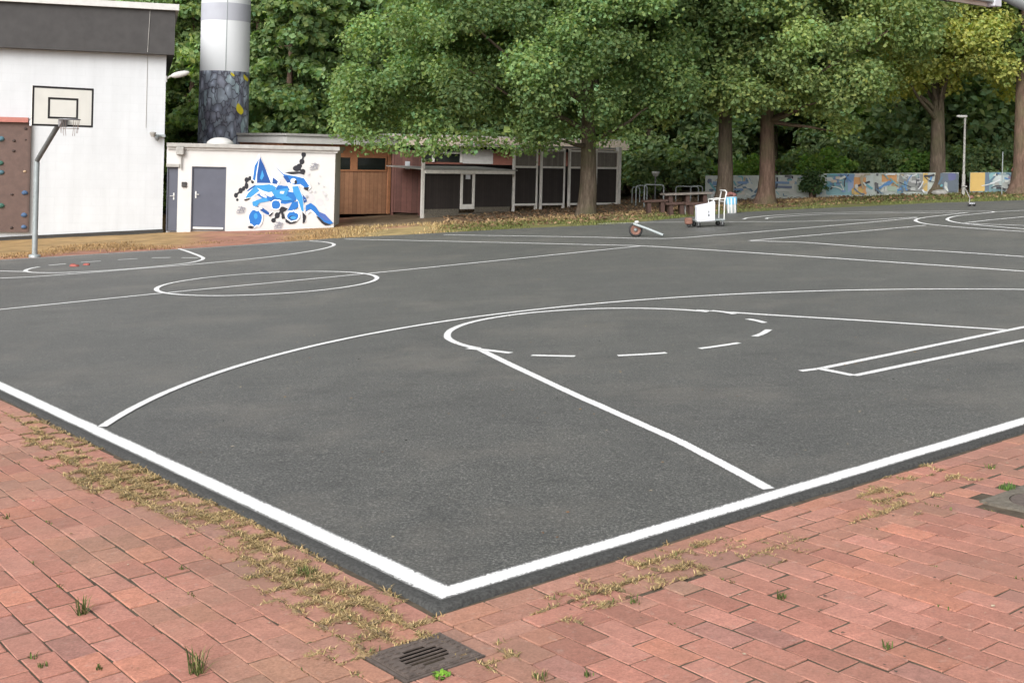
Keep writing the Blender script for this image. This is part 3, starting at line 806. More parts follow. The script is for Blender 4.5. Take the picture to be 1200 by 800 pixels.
# climbing wall (fixed to the hall but a thing you could take down)
cl = empty('climbing_wall', hf.o, hf.rz, 'brown climbing board with coloured holds fixed to the white hall', 'climbing wall')
xr, zt = hf.at(37, 144, -.12); _, zb = hf.at(36, 272, -.12); xl = xr-4.9
for k in range(4): MB().box(xr-(k+1)*1.22+.006, xr-k*1.22-.006, -.12-.004*(k % 2), -.003, zb, zt).build('board', M['climb'], cl)
xq, zq = hf.at(33, 138, -.2); MB().box(xl, xq, -.24, -.004, zt+.003, zq).build('lip', M['climb_lip'], cl)
def hold(px, py, r, mat, k):
    x, z = hf.at(px, py, -.14); m = MB(); r *= .8; vs = []; fs = []; nr, ns = 5, 9
    for i in range(nr+1):
        for j in range(ns):
            a, b = math.pi/2*i/nr, 2*math.pi*j/ns; q = 1+.22*mnoise.noise(Vector((i*.8, j*.9, k*3.1)))
            vs.append((x+r*1.1*math.sin(a)*math.cos(b)*q if False else x+r*1.15*math.cos(a)*math.cos(b)*q, -.12-r*.75*math.sin(a)*q, z+r*.85*math.cos(a)*math.sin(b)*q))
    for i in range(nr):
        for j in range(ns): fs.append((i*ns+j, i*ns+(j+1) % ns, i*ns+ns+(j+1) % ns, i*ns+ns+j))
    m.add(vs, fs, True); m.build('climbing_hold', mat, cl)
for k, (px, py, r, mt) in enumerate([(29, 226, .095, 'hold_blue'), (28, 252, .095, 'hold_blue'), (28, 266, .085, 'hold_blue'), (1, 241, .11, 'hold_green'), (0, 191, .10, 'hold_green'), (1, 202, .10, 'hold_teal'), (1, 163, .11, 'hold_teal'), (16.5, 165, .055, 'hold_dark'), (16, 177, .055, 'hold_dark'), (14, 228, .05, 'hold_dark'), (13.5, 267, .055, 'hold_dark'), (30, 151, .055, 'hold_dark'), (29, 201, .055, 'hold_tan'), (30, 164, .03, 'hold_dark'), (-14, 200, .1, 'hold_blue'), (-22, 240, .1, 'hold_teal')]):
    hold(px, py, r, M[mt], k)
# lamp at the corner and flood light on the wall
xl_, zl_ = hf.at(196, 90)
lp = empty('wall_lamp', hf.o, hf.rz, 'white torpedo shaped lamp on a bracket at the white hall corner', 'lamp')
MB().box(-.06, .03, .02, .16, zl_-.16, zl_+.02).tube([(.0, .1, zl_-.08), (.12, .1, zl_+.02), (.22, .1, zl_+.05)], .03, 8).build('bracket', M['trim'], lp)
pr = [(.012, 0), (.05, .03), (.085, .12), (.095, .26), (.08, .42), (.045, .52), (.01, .55)]
hd = MB().lathe(pr, 16).build('lamp_head', M['trim'], lp); hd.location = (.14, .1, zl_+.02); hd.rotation_euler = (0, math.radians(75), 0)
xk, zk = hf.at(184, 160)
fl = empty('flood_light', hf.o, hf.rz, 'small grey twin flood light on the white hall wall', 'lamp')
MB().box(xk+.02, xk+.24, -.10, -.003, zk-.02, zk+.06, .01).tube([(xk+.13, -.06, zk), (xk+.05, -.16, zk+.02), (xk-.06, -.20, zk+.03)], .03, 8).build('bracket', M['galv'], fl)
MB().lathe([(.045, 0), (.09, .10), (.095, .14), (.02, .15)], 14).build('lamp_head', M['stone'], fl).location = (xk-.12, -.2, zk-.02)
MB().lathe([(.03, 0), (.07, .09), (.072, .12), (.02, .13)], 12).build('lamp_head', M['galv_dark'], fl).location = (xk+.0, -.17, zk-.13)

# ------------------------------------------------------------------ graffiti shed
sf = Face((194, 272), (391, 265)); Lw = np.linalg.norm((g(391, 265)-sf.o)[:2])
shed = empty('graffiti_shed', sf.o, sf.rz, 'low white flat roofed shed with blue graffiti and two grey doors', 'building')
zt = 2.44
doors = [((193.5, 195.5), (207, 271.5)), ((225, 195), (263.5, 269))]
xs_ = []
for (a, b) in doors:
    x0, z1 = sf.at(*a); x1, _ = sf.at(*b); xs_.append((x0, x1, z1))
w = MB(); cuts = [-.3]; prev = -.02
for x0, x1, z1 in xs_:
    w.box(prev, x0, 0, 2.2, -.6, zt) if x0 > prev+.02 else None
    w.box(max(x0, prev), x1, 0, 2.2, z1, zt); w.box(max(x0, prev), x1, .16, 2.2, -.6, z1-.002); prev = x1
w.box(prev, Lw, 0, 2.2, -.6, zt); w.build('wall', M['shed_wall'], shed)
for k, (x0, x1, z1) in enumerate(xs_):
    zb = sf.gnd((x0+x1)/2)+.03
    d = MB().box(max(x0, .0)+.03, x1-.03, .06, .11, zb, z1-.03).build('door', M['door'], shed)
    MB().box(max(x0, 0), max(x0, 0)+.028, .02, .13, zb, z1).box(x1-.028, x1, .02, .13, zb, z1).box(max(x0, 0), x1, .022, .128, z1-.028, z1-.002).build('door_frame', M['door'], d)
    hx = x1-.12 if k == 0 else x0+.12
    MB().box(hx-.018, hx+.018, .045, .06, zb+.92, zb+1.12).tube([(hx, .05, zb+1.03), (hx, .0, zb+1.03), (hx+(.1 if k else -.1), .0, zb+1.03)], .012, 6).build('handle', M['alu'], d)
    if k == 1:
        MB().box(x0+.06, x1-.06, .04, .058, zb+.01, zb+.07).build('kick_plate', M['alu'], d)
x0, x1, z1 = xs_[0]; MB().box(.0, x1+.05, -.06, 0.0, z1+.003, z1+.09).build('lintel', M['roof_edge'], shed)
MB().box(-.0, Lw+.07, -.05, 2.25, zt+.002, zt+.075).build('coping', M['trim'], shed)
MB().box(-.0, Lw+.13, -.14, 2.3, zt+.078, zt+.19).build('roof', M['roof_edge'], shed)
hx, hz_ = sf.at(212, 172); h2, hz2 = sf.at(212.5, 198)
MB().box(hx-.11, hx+.12, -.16, -.003, zt-.16, zt+.07, .02).tube([(hx+.03, -.06, zt-.16), (hx+.03, -.06, hz2)], .022, 8).build('drain_pipe', M['roof_edge'], shed)
bx, bz = sf.at(216, 216); MB().box(bx-.07, bx+.07, -.06, -.003, bz-.08, bz+.07, .01).build('switch_box', M['fascia'], shed)
dx, dz = sf.at(258, 168, 1.2)
MB().lathe([(.40, 0), (.40, .04), (.36, .09), (.28, .15), (.17, .19), (.04, .205)], 24, (dx, 1.2, zt+.185)).build('rooflight', M['trim'], shed)

# blue piece on the shed, as sprayed layers of paint
def paintwork(face, parent, name, polys, y=-.004, step=.00025):
    m = MB()
    for k, (c, pts) in enumerate(polys):
        q = [face.at(*p) for p in pts]
        m.add([(a, y-step*k, b) for a, b in q], [tuple(range(len(q)))], col=c)
    return m.build(name, M['vpaint'], parent)
Bd, Bm, Bl = (.010, .065, .24), (.016, .13, .40), (.040, .24, .50)
Wh, Bk, Gy, Gl = (.70, .71, .72), (.02, .02, .025), (.32, .32, .34), (.47, .46, .47)
def q(pts): return [(260+x/7.27, 165+y/7.27) for x, y in pts]
def disc(cx, cy, r, n=12, ry=None): return q([(cx+r*math.cos(2*math.pi*k/n), cy+(ry or r)*math.sin(2*math.pi*k/n)) for k in range(n)])
def wob(cx, cy, r, n=14, ry=None, sd=0):
    return q([(cx+r*(1+.18*mnoise.noise(Vector((k*.9, sd, 2))))*math.cos(2*math.pi*k/n), cy+(ry or r)*(1+.18*mnoise.noise(Vector((k*.9, sd, 2))))*math.sin(2*math.pi*k/n)) for k in range(n)])
P = []
P += [(Gl, wob(745, 490, 48, 16, 42)), (Gl, disc(835, 525, 33)), (Gl, disc(895, 497, 16)), (Gl, disc(792, 440, 14)), (Gl, disc(740, 300, 13)), (Gl, disc(885, 580, 10)), (Gl, q([(600, 280), (660, 250), (700, 300), (690, 330), (640, 300)])), (Gl, q([(330, 590), (420, 570), (440, 640), (350, 640)])), (Gl, q([(470, 330), (530, 320), (545, 400), (490, 410)]))]
for c in ((120, 465, 17, 22), (132, 503, 11, 12), (160, 425, 19, 25), (185, 408, 14, 20), (210, 385, 17, 27), (212, 333, 19, 22), (240, 318, 15, 17), (262, 348, 13, 17), (697, 118, 20, 24), (682, 178, 22, 24), (660, 215, 24, 20), (640, 235, 36, 26), (690, 260, 22, 20), (440, 678, 20, 20), (472, 635, 22, 26), (510, 590, 20, 28), (535, 565, 24, 22), (520, 645, 12, 22), (430, 395, 16, 12)): P.append((Bk, disc(c[0], c[1], c[2], 12, c[3])))
for pts in (((120, 465), (160, 425), (200, 390), (212, 340), (250, 325)), ((697, 118), (690, 150), (682, 178), (665, 210), (640, 235), (690, 262)), ((440, 678), (472, 638), (510, 592), (540, 560))):
    for (ax, ay), (bx_, by) in zip(pts[:-1], pts[1:]):
        l = math.hypot(bx_-ax, by-ay); wx, wy = -(by-ay)/l*8, (bx_-ax)/l*8
        P.append((Bk, q([(ax+wx, ay+wy), (bx_+wx, by+wy), (bx_-wx, by-wy), (ax-wx, ay-wy)])))
P.append((Bk, q([(520, 280), (570, 265), (640, 262), (710, 265), (700, 290), (660, 280), (560, 290)]))); P.append((Bk, q([(560, 510), (600, 515), (590, 550), (540, 600), (500, 610), (520, 570)])))
P += [(Gl, q([(250, 470), (300, 390), (430, 370), (560, 370), (640, 430), (680, 540), (610, 600), (520, 560), (420, 590), (330, 545)])), (Bm, q([(290, 455), (330, 400), (430, 380), (560, 385), (600, 440), (620, 520), (540, 540), (430, 520), (360, 500)]))]
_r = random.Random(4)
for _ in range(26):
    cx, cy = _r.uniform(230, 690), _r.uniform(390, 610); a = _r.uniform(-.9, .9); l, w_ = _r.uniform(25, 75), _r.uniform(7, 20); c_ = _r.choice([Bd, Bd, Bm, Bl, Wh, Wh, Bk, Wh])
    P.append((c_, q([(cx+x*math.cos(a)-y*math.sin(a), cy+x*math.sin(a)+y*math.cos(a)) for x, y in ((-l, 0), (-l*.4, -w_), (l*.5, -w_*.8), (l, w_*.2), (l*.3, w_*.7), (-l*.5, w_*.6))])))
for _ in range(16): P.append((_r.choice([Gy, Gl, Gl]), disc(_r.uniform(690, 910), _r.uniform(280, 600), _r.uniform(4, 13), 10)))
P += [(Wh, q([(318, 108), (270, 205), (250, 330), (280, 350), (290, 385), (200, 450), (190, 500), (260, 480), (330, 440), (440, 470), (470, 390), (500, 345), (440, 290), (425, 275), (420, 320), (365, 225)])),
      (Bd, q([(325, 135), (300, 290), (300, 360), (420, 362), (375, 245)])), (Bm, q([(318, 150), (300, 240), (285, 340), (265, 330), (280, 215)])), (Bl, q([(345, 250), (360, 300), (340, 335), (325, 320)])), (Bd, q([(435, 310), (480, 345), (470, 370), (430, 365)])),
      (Bl, q([(290, 380), (410, 370), (470, 420), (400, 440), (330, 420), (250, 480), (200, 490), (225, 445)])), (Wh, q([(300, 400), (360, 430), (430, 470), (420, 485), (340, 440)])), (Bl, q([(260, 520), (340, 490), (420, 480), (400, 515), (320, 530), (300, 560), (265, 555)])), (Bk, q([(190, 498), (240, 488), (232, 500), (196, 510)])),
      (Bl, q([(420, 425), (500, 415), (570, 400), (565, 450), (520, 495), (470, 490), (440, 460)])), (Wh, q([(500, 430), (535, 430), (525, 452), (495, 448)])), (Wh, wob(462, 545, 46, 14, 46, 5)), (Bm, wob(462, 545, 38, 14, 38, 5)),
      (Wh, q([(455, 210), (520, 270), (600, 290), (690, 310), (750, 360), (760, 400), (735, 425), (690, 400), (650, 380), (690, 470), (705, 600), (715, 690), (690, 700), (670, 620), (640, 520), (590, 440), (560, 380), (540, 320)])),
      (Bm, q([(460, 222), (530, 285), (620, 300), (700, 320), (745, 385), (720, 410), (670, 370), (620, 375), (580, 360), (550, 320)])), (Bd, q([(520, 300), (560, 300), (590, 350), (560, 360)])), (Wh, disc(610, 342, 25, 14, 23)), (Bk, disc(630, 352, 12, 10, 18)), (Bk, q([(695, 398), (745, 395), (735, 425), (705, 415)])),
      (Bl, q([(600, 390), (650, 385), (690, 480), (700, 600), (680, 600), (655, 520), (610, 450)])), (Bm, q([(600, 520), (650, 515), (655, 560), (600, 605), (560, 600)])), (Bk, q([(685, 600), (718, 640), (710, 690), (690, 705)])), (Bk, q([(590, 460), (610, 470), (605, 495), (588, 490)])),
      (Bm, q([(715, 550), (760, 530), (800, 560), (830, 605), (880, 625), (930, 680), (950, 700), (900, 720), (850, 680), (800, 620), (750, 580), (715, 600)])), (Bk, q([(800, 640), (850, 700), (880, 720), (930, 715), (870, 690), (830, 650)])), ((.06, .11, .33), q([(830, 605), (880, 625), (930, 680), (880, 680), (830, 640)])), (Wh, q([(720, 605), (760, 585), (800, 620), (810, 650), (760, 600), (730, 625)])),
      (Wh, wob(285, 655, 68, 18, 85, 1)), (Bk, wob(250, 735, 28, 10, 10, 3)), (Bm, wob(287, 655, 56, 18, 70, 1)), (Bl, wob(290, 640, 16, 10, 26, 2)), (Wh, q([(270, 585), (330, 560), (350, 575), (300, 600)])),
      (Bk, wob(590, 680, 50, 14, 26, 3)), (Wh, wob(603, 640, 62, 18, 50, 4)), (Bm, wob(604, 642, 48, 18, 38, 4)), (Bk, wob(602, 655, 30, 12, 18, 8)), (Bl, wob(608, 655, 26, 12, 14, 8)), (Bk, q([(520, 600), (535, 640), (540, 665), (515, 655), (505, 620)])), (Wh, q([(400, 630), (435, 595), (440, 605), (410, 642)])), (Bk, q([(400, 635), (435, 605), (430, 625), (408, 645)]))]
P += [(Bl, q([(360, 390), (430, 375), (470, 400), (420, 430)])), (Bm, q([(380, 470), (440, 480), (430, 510), (390, 505)])), (Bm, q([(560, 430), (610, 440), (640, 500), (600, 520), (560, 480)])), (Bl, q([(500, 470), (560, 470), (600, 500), (560, 510), (510, 505)]))]
def dashes(cx, cy, sgn):
    out = []
    for a, b, c, d in ((-35, 20, 25, -20), (-20, -22, 40, -12), (-30, 0, 20, 8), (-10, 25, 10, -30), (25, 15, 40, -18), (-35, 32, 30, 22), (12, -25, 25, 20)):
        ux, uy = c-a, d-b; l = math.hypot(ux, uy); wx, wy = -uy/l*2.8, ux/l*2.8
        out.append(((.22, .22, .25), q([(cx+a+wx, cy+b+wy), (cx+c+wx, cy+d+wy), (cx+c-wx, cy+d-wy), (cx+a-wx, cy+b-wy)])))
    return out
P += dashes(785, 215, 1)+dashes(160, 585, 1)+dashes(480, 715, 1)
paintwork(sf, shed, 'graffiti', P)

# ------------------------------------------------------------------ chimney
cb = gdeep(259, 44.0); ch = empty('chimney', cb, -.25, 'thick round white chimney with a dark leaf mural round its foot', 'chimney')
R_ = .86
def zat(py): return deep(260, py, 44.0-.8)[2]-cb[2]
z1, z2, z3 = zat(83), zat(23.5), zat(3)
MB().lathe([(R_+.02, -.5), (R_+.02, 2), (R_+.012, z1)], 48).build('painted_base', M['mural'], ch)
MB().lathe([(R_, z1), (R_, z2)], 48).build('shaft', M['chimney'], ch)
MB().lathe([(R_+.004, z2), (R_+.004, z3)], 48).build('grey_band', M['band'], ch)
MB().lathe([(R_-.004, z3), (R_-.02, 14), (R_-.1, 14.02)], 48).build('upper_shaft', M['chimney'], ch)
MB().tube([(R_*math.sin(.52)+.004, -R_*math.cos(.52)-.006, z1), (R_*math.sin(.52)+.004, -R_*math.cos(.52)-.006, 13.5)], .012, 6).build('lightning_wire', M['galv'], ch)
def leafspot(px, py, wpx, hpx, name):
    m = MB(); vs = []
    for k in range(12):
        u_ = (k/6 if k <= 6 else (12-k)/6); sg = 1 if k < 6 else -1; x = px+wpx*sg*math.sin(math.pi*u_)**.8*(1.15-.5*u_)+(u_-.5)*-3; z = zat(py-hpx*(2*u_-1)); ang = math.asin(max(-.98, min(.98, (x-260)/29.5)))+.25
        vs.append(((R_+.05)*math.sin(ang), -(R_+.05)*math.cos(ang), z))
    m.add(vs, [tuple(range(12))]); m.build(name, M['yellow'], ch)
leafspot(282.5, 127, 3.4, 7, 'yellow_leaf'); leafspot(287, 90, 1.7, 4, 'yellow_leaf'); leafspot(275, 87, 1.8, 2.5, 'yellow_leaf')

# ------------------------------------------------------------------ timber pavilion, fence panel, cage, low school wing
def up_to(face, px, py, y=0): return face.at(px, py, y)
pf = Face((393, 255), (456, 251))
pv = empty('timber_pavilion', pf.o, pf.rz, 'orange timber clad pavilion wall with two dark windows right of the graffiti shed', 'building')
A = lambda px, py, y=0: pf.at(px, py, y)
xr = A(456, 230)[0]; xl = A(330, 230)[0]; zb = A(393, 251)[1]; zs = A(400, 200.5)[1]; zw = A(400, 183)[1]; zt = A(400, 169.5)[1]
MB().box(xl, xr, 0, 7, zb, zs).build('board_wall', M['orange_wood'], pv)
MB().box(xl, xr, .02, 7, zs+.003, zw).build('back_wall', M['pit'], pv)
m = MB(); m.box(xl, xr, -.01, 6.9, zw+.002, zt); m.build('head_boards', M['orange_frame'], pv)
def win(x0, x1):
    f = MB(); f.box(x0, x0+.05, -.03, .018, zs, zw); f.box(x1-.05, x1, -.03, .018, zs, zw); f.box(x0+.05, x1-.05, -.03, .018, zs, zs+.05); f.box(x0+.05, x1-.05, -.03, .018, zw-.04, zw)
    o = f.build('window', M['orange_frame'], pv); MB().box(x0+.05, x1-.05, -.006, .012, zs+.05, zw-.04).build('pane', M['glass'], o)
win(A(391, 190)[0], A(412, 190)[0]); win(A(417, 190)[0], A(453, 190)[0])
MB().box(A(412, 190)[0]+.003, A(417, 190)[0]-.003, -.035, .018, zs, zw).build('post', M['orange_frame'], pv)
MB().box(xr-.1, xr+.02, -.05, -.012, zb, zt).build('corner_post', M['orange_frame'], pv)
MB().box(xl-.1, xr+.05, -.5, 7.3, zt+.003, A(400, 161)[1]).build('roof_fascia', M['trim'], pv)
MB().box(xl-.15, xr+.08, -.56, 7.4, A(400, 161)[1]+.003, A(400, 158.3)[1]).build('roof', M['roof_edge'], pv)
# second roof, a lower hip behind the shed
bf = Face((393, 255), (456, 251)); bf.o = gdeep(322, 43.5); 
bw = empty('rear_wing', gdeep(322, 45.0), math.radians(-2), 'low pale rear wing behind the graffiti shed roof', 'building')
zt2 = deep(345, 163, 45)[2]-gdeep(322, 45)[2]; zt3 = deep(345, 157.5, 45)[2]-gdeep(322, 45)[2]
MB().box(-1.15, .7, 0, 5, -.5, zt2).build('wall', M['trim'], bw)
MB().box(-1.3, .8, -.2, 5.2, zt2+.003, zt3).build('roof', M['roof_edge'], bw)
MB().box(.1, .32, -.3, -.203, zt2-.12, zt3-.02).build('gutter_outlet', M['galv_dark'], bw)

ff = Face((457, 251.5), (493, 251)); A = ff.at
fp = empty('fence_panel', ff.o, ff.rz, 'tall dark red brown board panel between the orange wall and the cage', 'fence')
x1 = A(493, 240)[0]; zb = A(470, 249)[1]; zt = A(470, 176)[1]
MB().box(0.02, x1, .02, .09, zb, zt).build('boards', M['brown_wood'], fp)
MB().box(0.02, .12, .0, .015, zb-.1, zt).box(x1-.1, x1, 0, .015, zb-.1, zt).build('posts', M['brown_wood'], fp)
nx, nz_ = A(477.5, 193.5); MB().box(nx-.09, nx+.09, -.004, .012, nz_-.14, nz_+.13).build('notice', M['paper'], fp)

kf = Face((493, 254.5), (725, 238)); A = kf.at
cg_ = empty('bike_cage', kf.o, kf.rz, 'long dark screened enclosure with off white frames behind the big maple', 'enclosure')
def X(px): return A(px, 220)[0]
ztop = A(550, 199.5)[1]
x600 = X(601)
# lower front shelter with a lean-to roof and door
zroof = A(497, 200)[1]; dA, dB = X(540), X(556.5)
zg = lambda x: kf.gnd(x)
m = MB(); m.box(.06, dA, .03, .08, .18, zroof-.06); m.box(dB, x600-.05, .03, .08, .3, zroof-.06); m.box(dA, dB, .03, .08, A(548, 201.5)[1], zroof-.06); m.build('screen', M['dark_screen'], cg_)
d = MB().box(dA+.09, dB-.09, .035, .07, A(548, 240)[1], A(548, 204)[1]).build('door', M['dark_screen'], cg_)
f = MB(); zd0, zd1 = A(548, 245)[1], A(548, 201.5)[1]
f.box(dA, dA+.09, .0, .09, zd0, zd1).box(dB-.09, dB, 0, .09, zd0, zd1).box(dA+.09, dB-.09, .0, .09, zd1-.09, zd1-.002).box(dA+.09, dB-.09, 0, .09, zd0, zd0+.16); f.build('door_frame', M['cage_white'], d)
nx, nz_ = A(549, 206.5); MB().box(nx-.09, nx+.09, .015, .033, nz_-.10, nz_+.08).build('notice', M['paper'], d)
m = MB(); m.box(.09, x600-.03, -.11, -.01, zroof-.09, zroof+.02); m.build('roof_edge', M['cage_white'], cg_)
zr2 = A(550, 193)[1]
m = MB(); m.add([(.05, -.12, zroof+.024), (x600+.1, -.12, zroof+.024), (x600+.1, 2.2, zroof+.08), (.05, 2.2, zroof+.08), (.05, -.12, zroof+.06), (x600+.1, -.12, zroof+.06), (x600+.1, 2.2, zroof+.12), (.05, 2.2, zroof+.12)], [(0, 3, 2, 1), (4, 5, 6, 7), (0, 1, 5, 4), (1, 2, 6, 5), (2, 3, 7, 6), (3, 0, 4, 7)]); m.build('lean_to_roof', M['roof_edge'], cg_)
m = MB(); m.box(0.0, .09, -.05, .04, zg(0)-.1, A(494, 186)[1]); m.build('post', M['cage_white'], cg_)
m = MB(); m.box(.1, x600-.1, -.12, .02, zg(1)-.2, zg(2.2)+.02); m.box(.1, dA-.05, .021, .1, zg(1), A(520, 245)[1]); m.box(dB+.05, x600-.1, .022, .1, zg(3), A(580, 242.5)[1]); m.build('kerb', M['concrete'], cg_)
# tall bays with paired posts
zup = lambda px: A(px, 178)[1]
zmid = A(650, 196)[1]; ztp = A(720, 176)[1]; zbt = A(650, 240.5)[1]
bays = [(602, 630), (634, 662), (667, 695), (698, 724)]
for k, (a, b) in enumerate(bays):
    xa, xb = X(a), X(b)
    MB().box(xa+.06, xb-.06, .03, .07, zbt+.05, zmid-.04).build('screen', M['dark_screen'], cg_)
    MB().box(xa+.06, xb-.06, .031, .069, zmid+.04, ztp-.1).build('upper_screen', M['grey_screen'], cg_)
    fr = MB(); zl = zg((xa+xb)/2)-.1
    fr.box(xa, xa+.06, 0, .1, zl, ztp).box(xb-.06, xb, 0, .1, zl, ztp)
    for z in (zbt, zmid-.04, ztp-.1): fr.box(xa+.06, xb-.06, .01, .09, z, z+.07)
    fr.build('bay_frame', M['cage_white'], cg_)
xe = X(725); MB().box(xe-.08, xe+.05, -.06, .14, zg(xe)-.1, ztp+.12).build('post', M['cage_white'], cg_)
MB().box(x600, xe, .12, 3.2, ztp+.02, ztp+.09).build('top_cover', M['roof_edge'], cg_)
MB().box(.0, xe, 3.2, 3.28, -.1, zmid).build('rear_screen', M['dark_screen'], cg_)
MB().box(xe-.03, xe+.03, .15, 3.2, .1, zmid).build('side_screen', M['dark_screen'], cg_)

sw_o = gdeep(500, 49.0); sw = empty('school_wing', sw_o, math.radians(12), 'low school wing with beige roof edge and white window frames behind the cage', 'building')
def SZ(py, Y=49.5): return deep(560, py, Y)[2]-sw_o[2]
def SX(px): 
    d = np.array([math.cos(math.radians(12)), math.sin(math.radians(12)), 0]); nn = np.array([-d[1], d[0], 0]); r = ray(px, 180); t = ((sw_o-CAM)@nn)/(r@nn); return (CAM+t*r-sw_o)@d
xa, xb = SX(462), SX(722)
MB().box(xa, xb, .1, 7, -1, SZ(191)).box(SX(578), xb, .0, .098, -1, SZ(176)).build('wall', M['brickred'], sw)
MB().box(SX(543), SX(578), .02, .098, SZ(192), SZ(175.5)).build('white_panel', M['trim'], sw)
MB().box(xa, SX(541), .12, .3, SZ(191)+.003, SZ(172)).build('window_glass', M['glass'], sw)
m = MB()
for px in (495, 508, 541): m.box(SX(px)-.05, SX(px)+.05, .02, .118, SZ(191), SZ(172))
m.box(xa, SX(541)-.06, .03, .117, SZ(181), SZ(179)); m.build('window_frame', M['cage_white'], sw)
MB().box(xa, xb, .32, 6.9, SZ(191)+.004, SZ(172)).build('core_wall', M['pit'], sw)
MB().box(xa-.4, xb+.4, -.5, 7.3, SZ(172)+.003, SZ(161)).build('roof_fascia', simple('beige_fascia', (.50, .42, .34), .7, var=.15), sw)
MB().box(xa-.3, xb+.3, -.4, 7.2, SZ(161)+.003, SZ(159.5)).build('roof', M['roof_edge'], sw)

# ------------------------------------------------------------------ basketball hoops
def hoop(base, rz, zscale, label, bottom, width, height, bend, reach, roll=0, net=True):
    r = empty('basketball_hoop', base, rz, label, 'basketball hoop')   # local -y faces the court, x along the board
    MB().lathe([(.13, -.05), (.13, .02), (.09, .03)], 14).build('base_plate', M['galv'], r)
    MB().tube([(0, 0, -.1), (0, 0, bend)], .062, 14).build('post', M['galv'], r)
    top = bottom+height*(.30 if net else .42)
    MB().tube([(0, 0, bend-.03), (0, -reach+.07, top-.12)], .058, 14).build('arm', M['galv_dark'], r)
    bm = MB(); bm.box(-width/2, width/2, -reach-.02, -reach+.02, bottom, bottom+height, .006); b_ = bm.build('backboard', M['board'], r)
    t = .045; z0, z1 = bottom, bottom+height; y = -reach-.0235
    mk = MB()
    def ring(x0, x1, a, c, t):
        for bx_ in ((x0, x1, a, a+t), (x0, x1, c-t, c), (x0, x0+t, a+t, c-t), (x1-t, x1, a+t, c-t)): mk.box(bx_[0], bx_[1], y, y+.0025, bx_[2], bx_[3])
    ring(-width/2-.0, width/2+.0, z0, z1, t); ring(-.34, .34, bottom+.17, bottom+.17+.47, t); mk.build('board_marking', M['black'], b_)
    # steel back frame with pale corner blocks
    fr = MB()
    for z in (z0+.03, z1-.09): fr.box(-width/2+.03, width/2-.10, -reach+.023, -reach+.085, z, z+.06)
    for x in (-.35, .30): fr.box(x, x+.05, -reach+.024, -reach+.08, z0+.093, z1-.093)
    fr.build('back_frame', M['galv'], b_)
    cb_ = MB()
    for x in (-width/2+.0, width/2-.095): MB().box(x, x+.095, -reach+.0225, -reach+.10, z0-.002, z0+.12).build('corner_block', M['paper'], b_)
    zr = bottom+.16; cx, cy = 0, -reach-.02-.15-.225
    rim = MB(); rim.tube([(cx+.225*math.cos(a), cy+.225*math.sin(a), zr) for a in np.linspace(0, 2*math.pi, 29)], .012, 8, False)
    rim.box(-.11, .11, -reach-.17, -reach-.024, zr-.015, zr+.004); rim.add([(-.11, -reach-.0245, zr), (.11, -reach-.0245, zr), (.05, -reach-.16, zr-.01), (-.05, -reach-.16, zr-.01), (-.10, -reach-.0245, zr-.17), (.10, -reach-.0245, zr-.17)], [(0, 3, 4), (1, 5, 2), (3, 2, 5, 4)])
    rm = rim.build('rim', M['rim'], r)
    nt_ = MB()
    for k in range(12 if net else 0):
        a = 2*math.pi*k/12
        if k % 3 == 2: continue
        nt_.tube([(cx+.225*math.cos(a), cy+.225*math.sin(a), zr), (cx+.20*math.cos(a+.05), cy+.20*math.sin(a+.05), zr-.2), (cx+.185*math.cos(a), cy+.185*math.sin(a), zr-.30-.06*(k % 2))], .006, 5)
    if net: nt_.tube([(cx+.2*math.cos(a), cy+.2*math.sin(a), zr-.2) for a in np.linspace(0, 2*math.pi, 19)], .006, 5, False); nt_.build('chain_net', M['net'], rm)
    if roll: b_.rotation_euler = (0, roll, 0)
    return r
pb = g(40.5, 299.5)
hoop(pb, TH+.07, 1, 'tall grey basketball hoop with cream board in front of the white hall', 2.98, 1.38, .88, 2.22, 1.45)
nb = cg(5.97, -.55)
hoop(nb, TH+math.pi, 1, 'close basketball hoop reaching in at the top right picture edge', 3.18, 1.40,   .90, 2.52, 1.85, net=False)

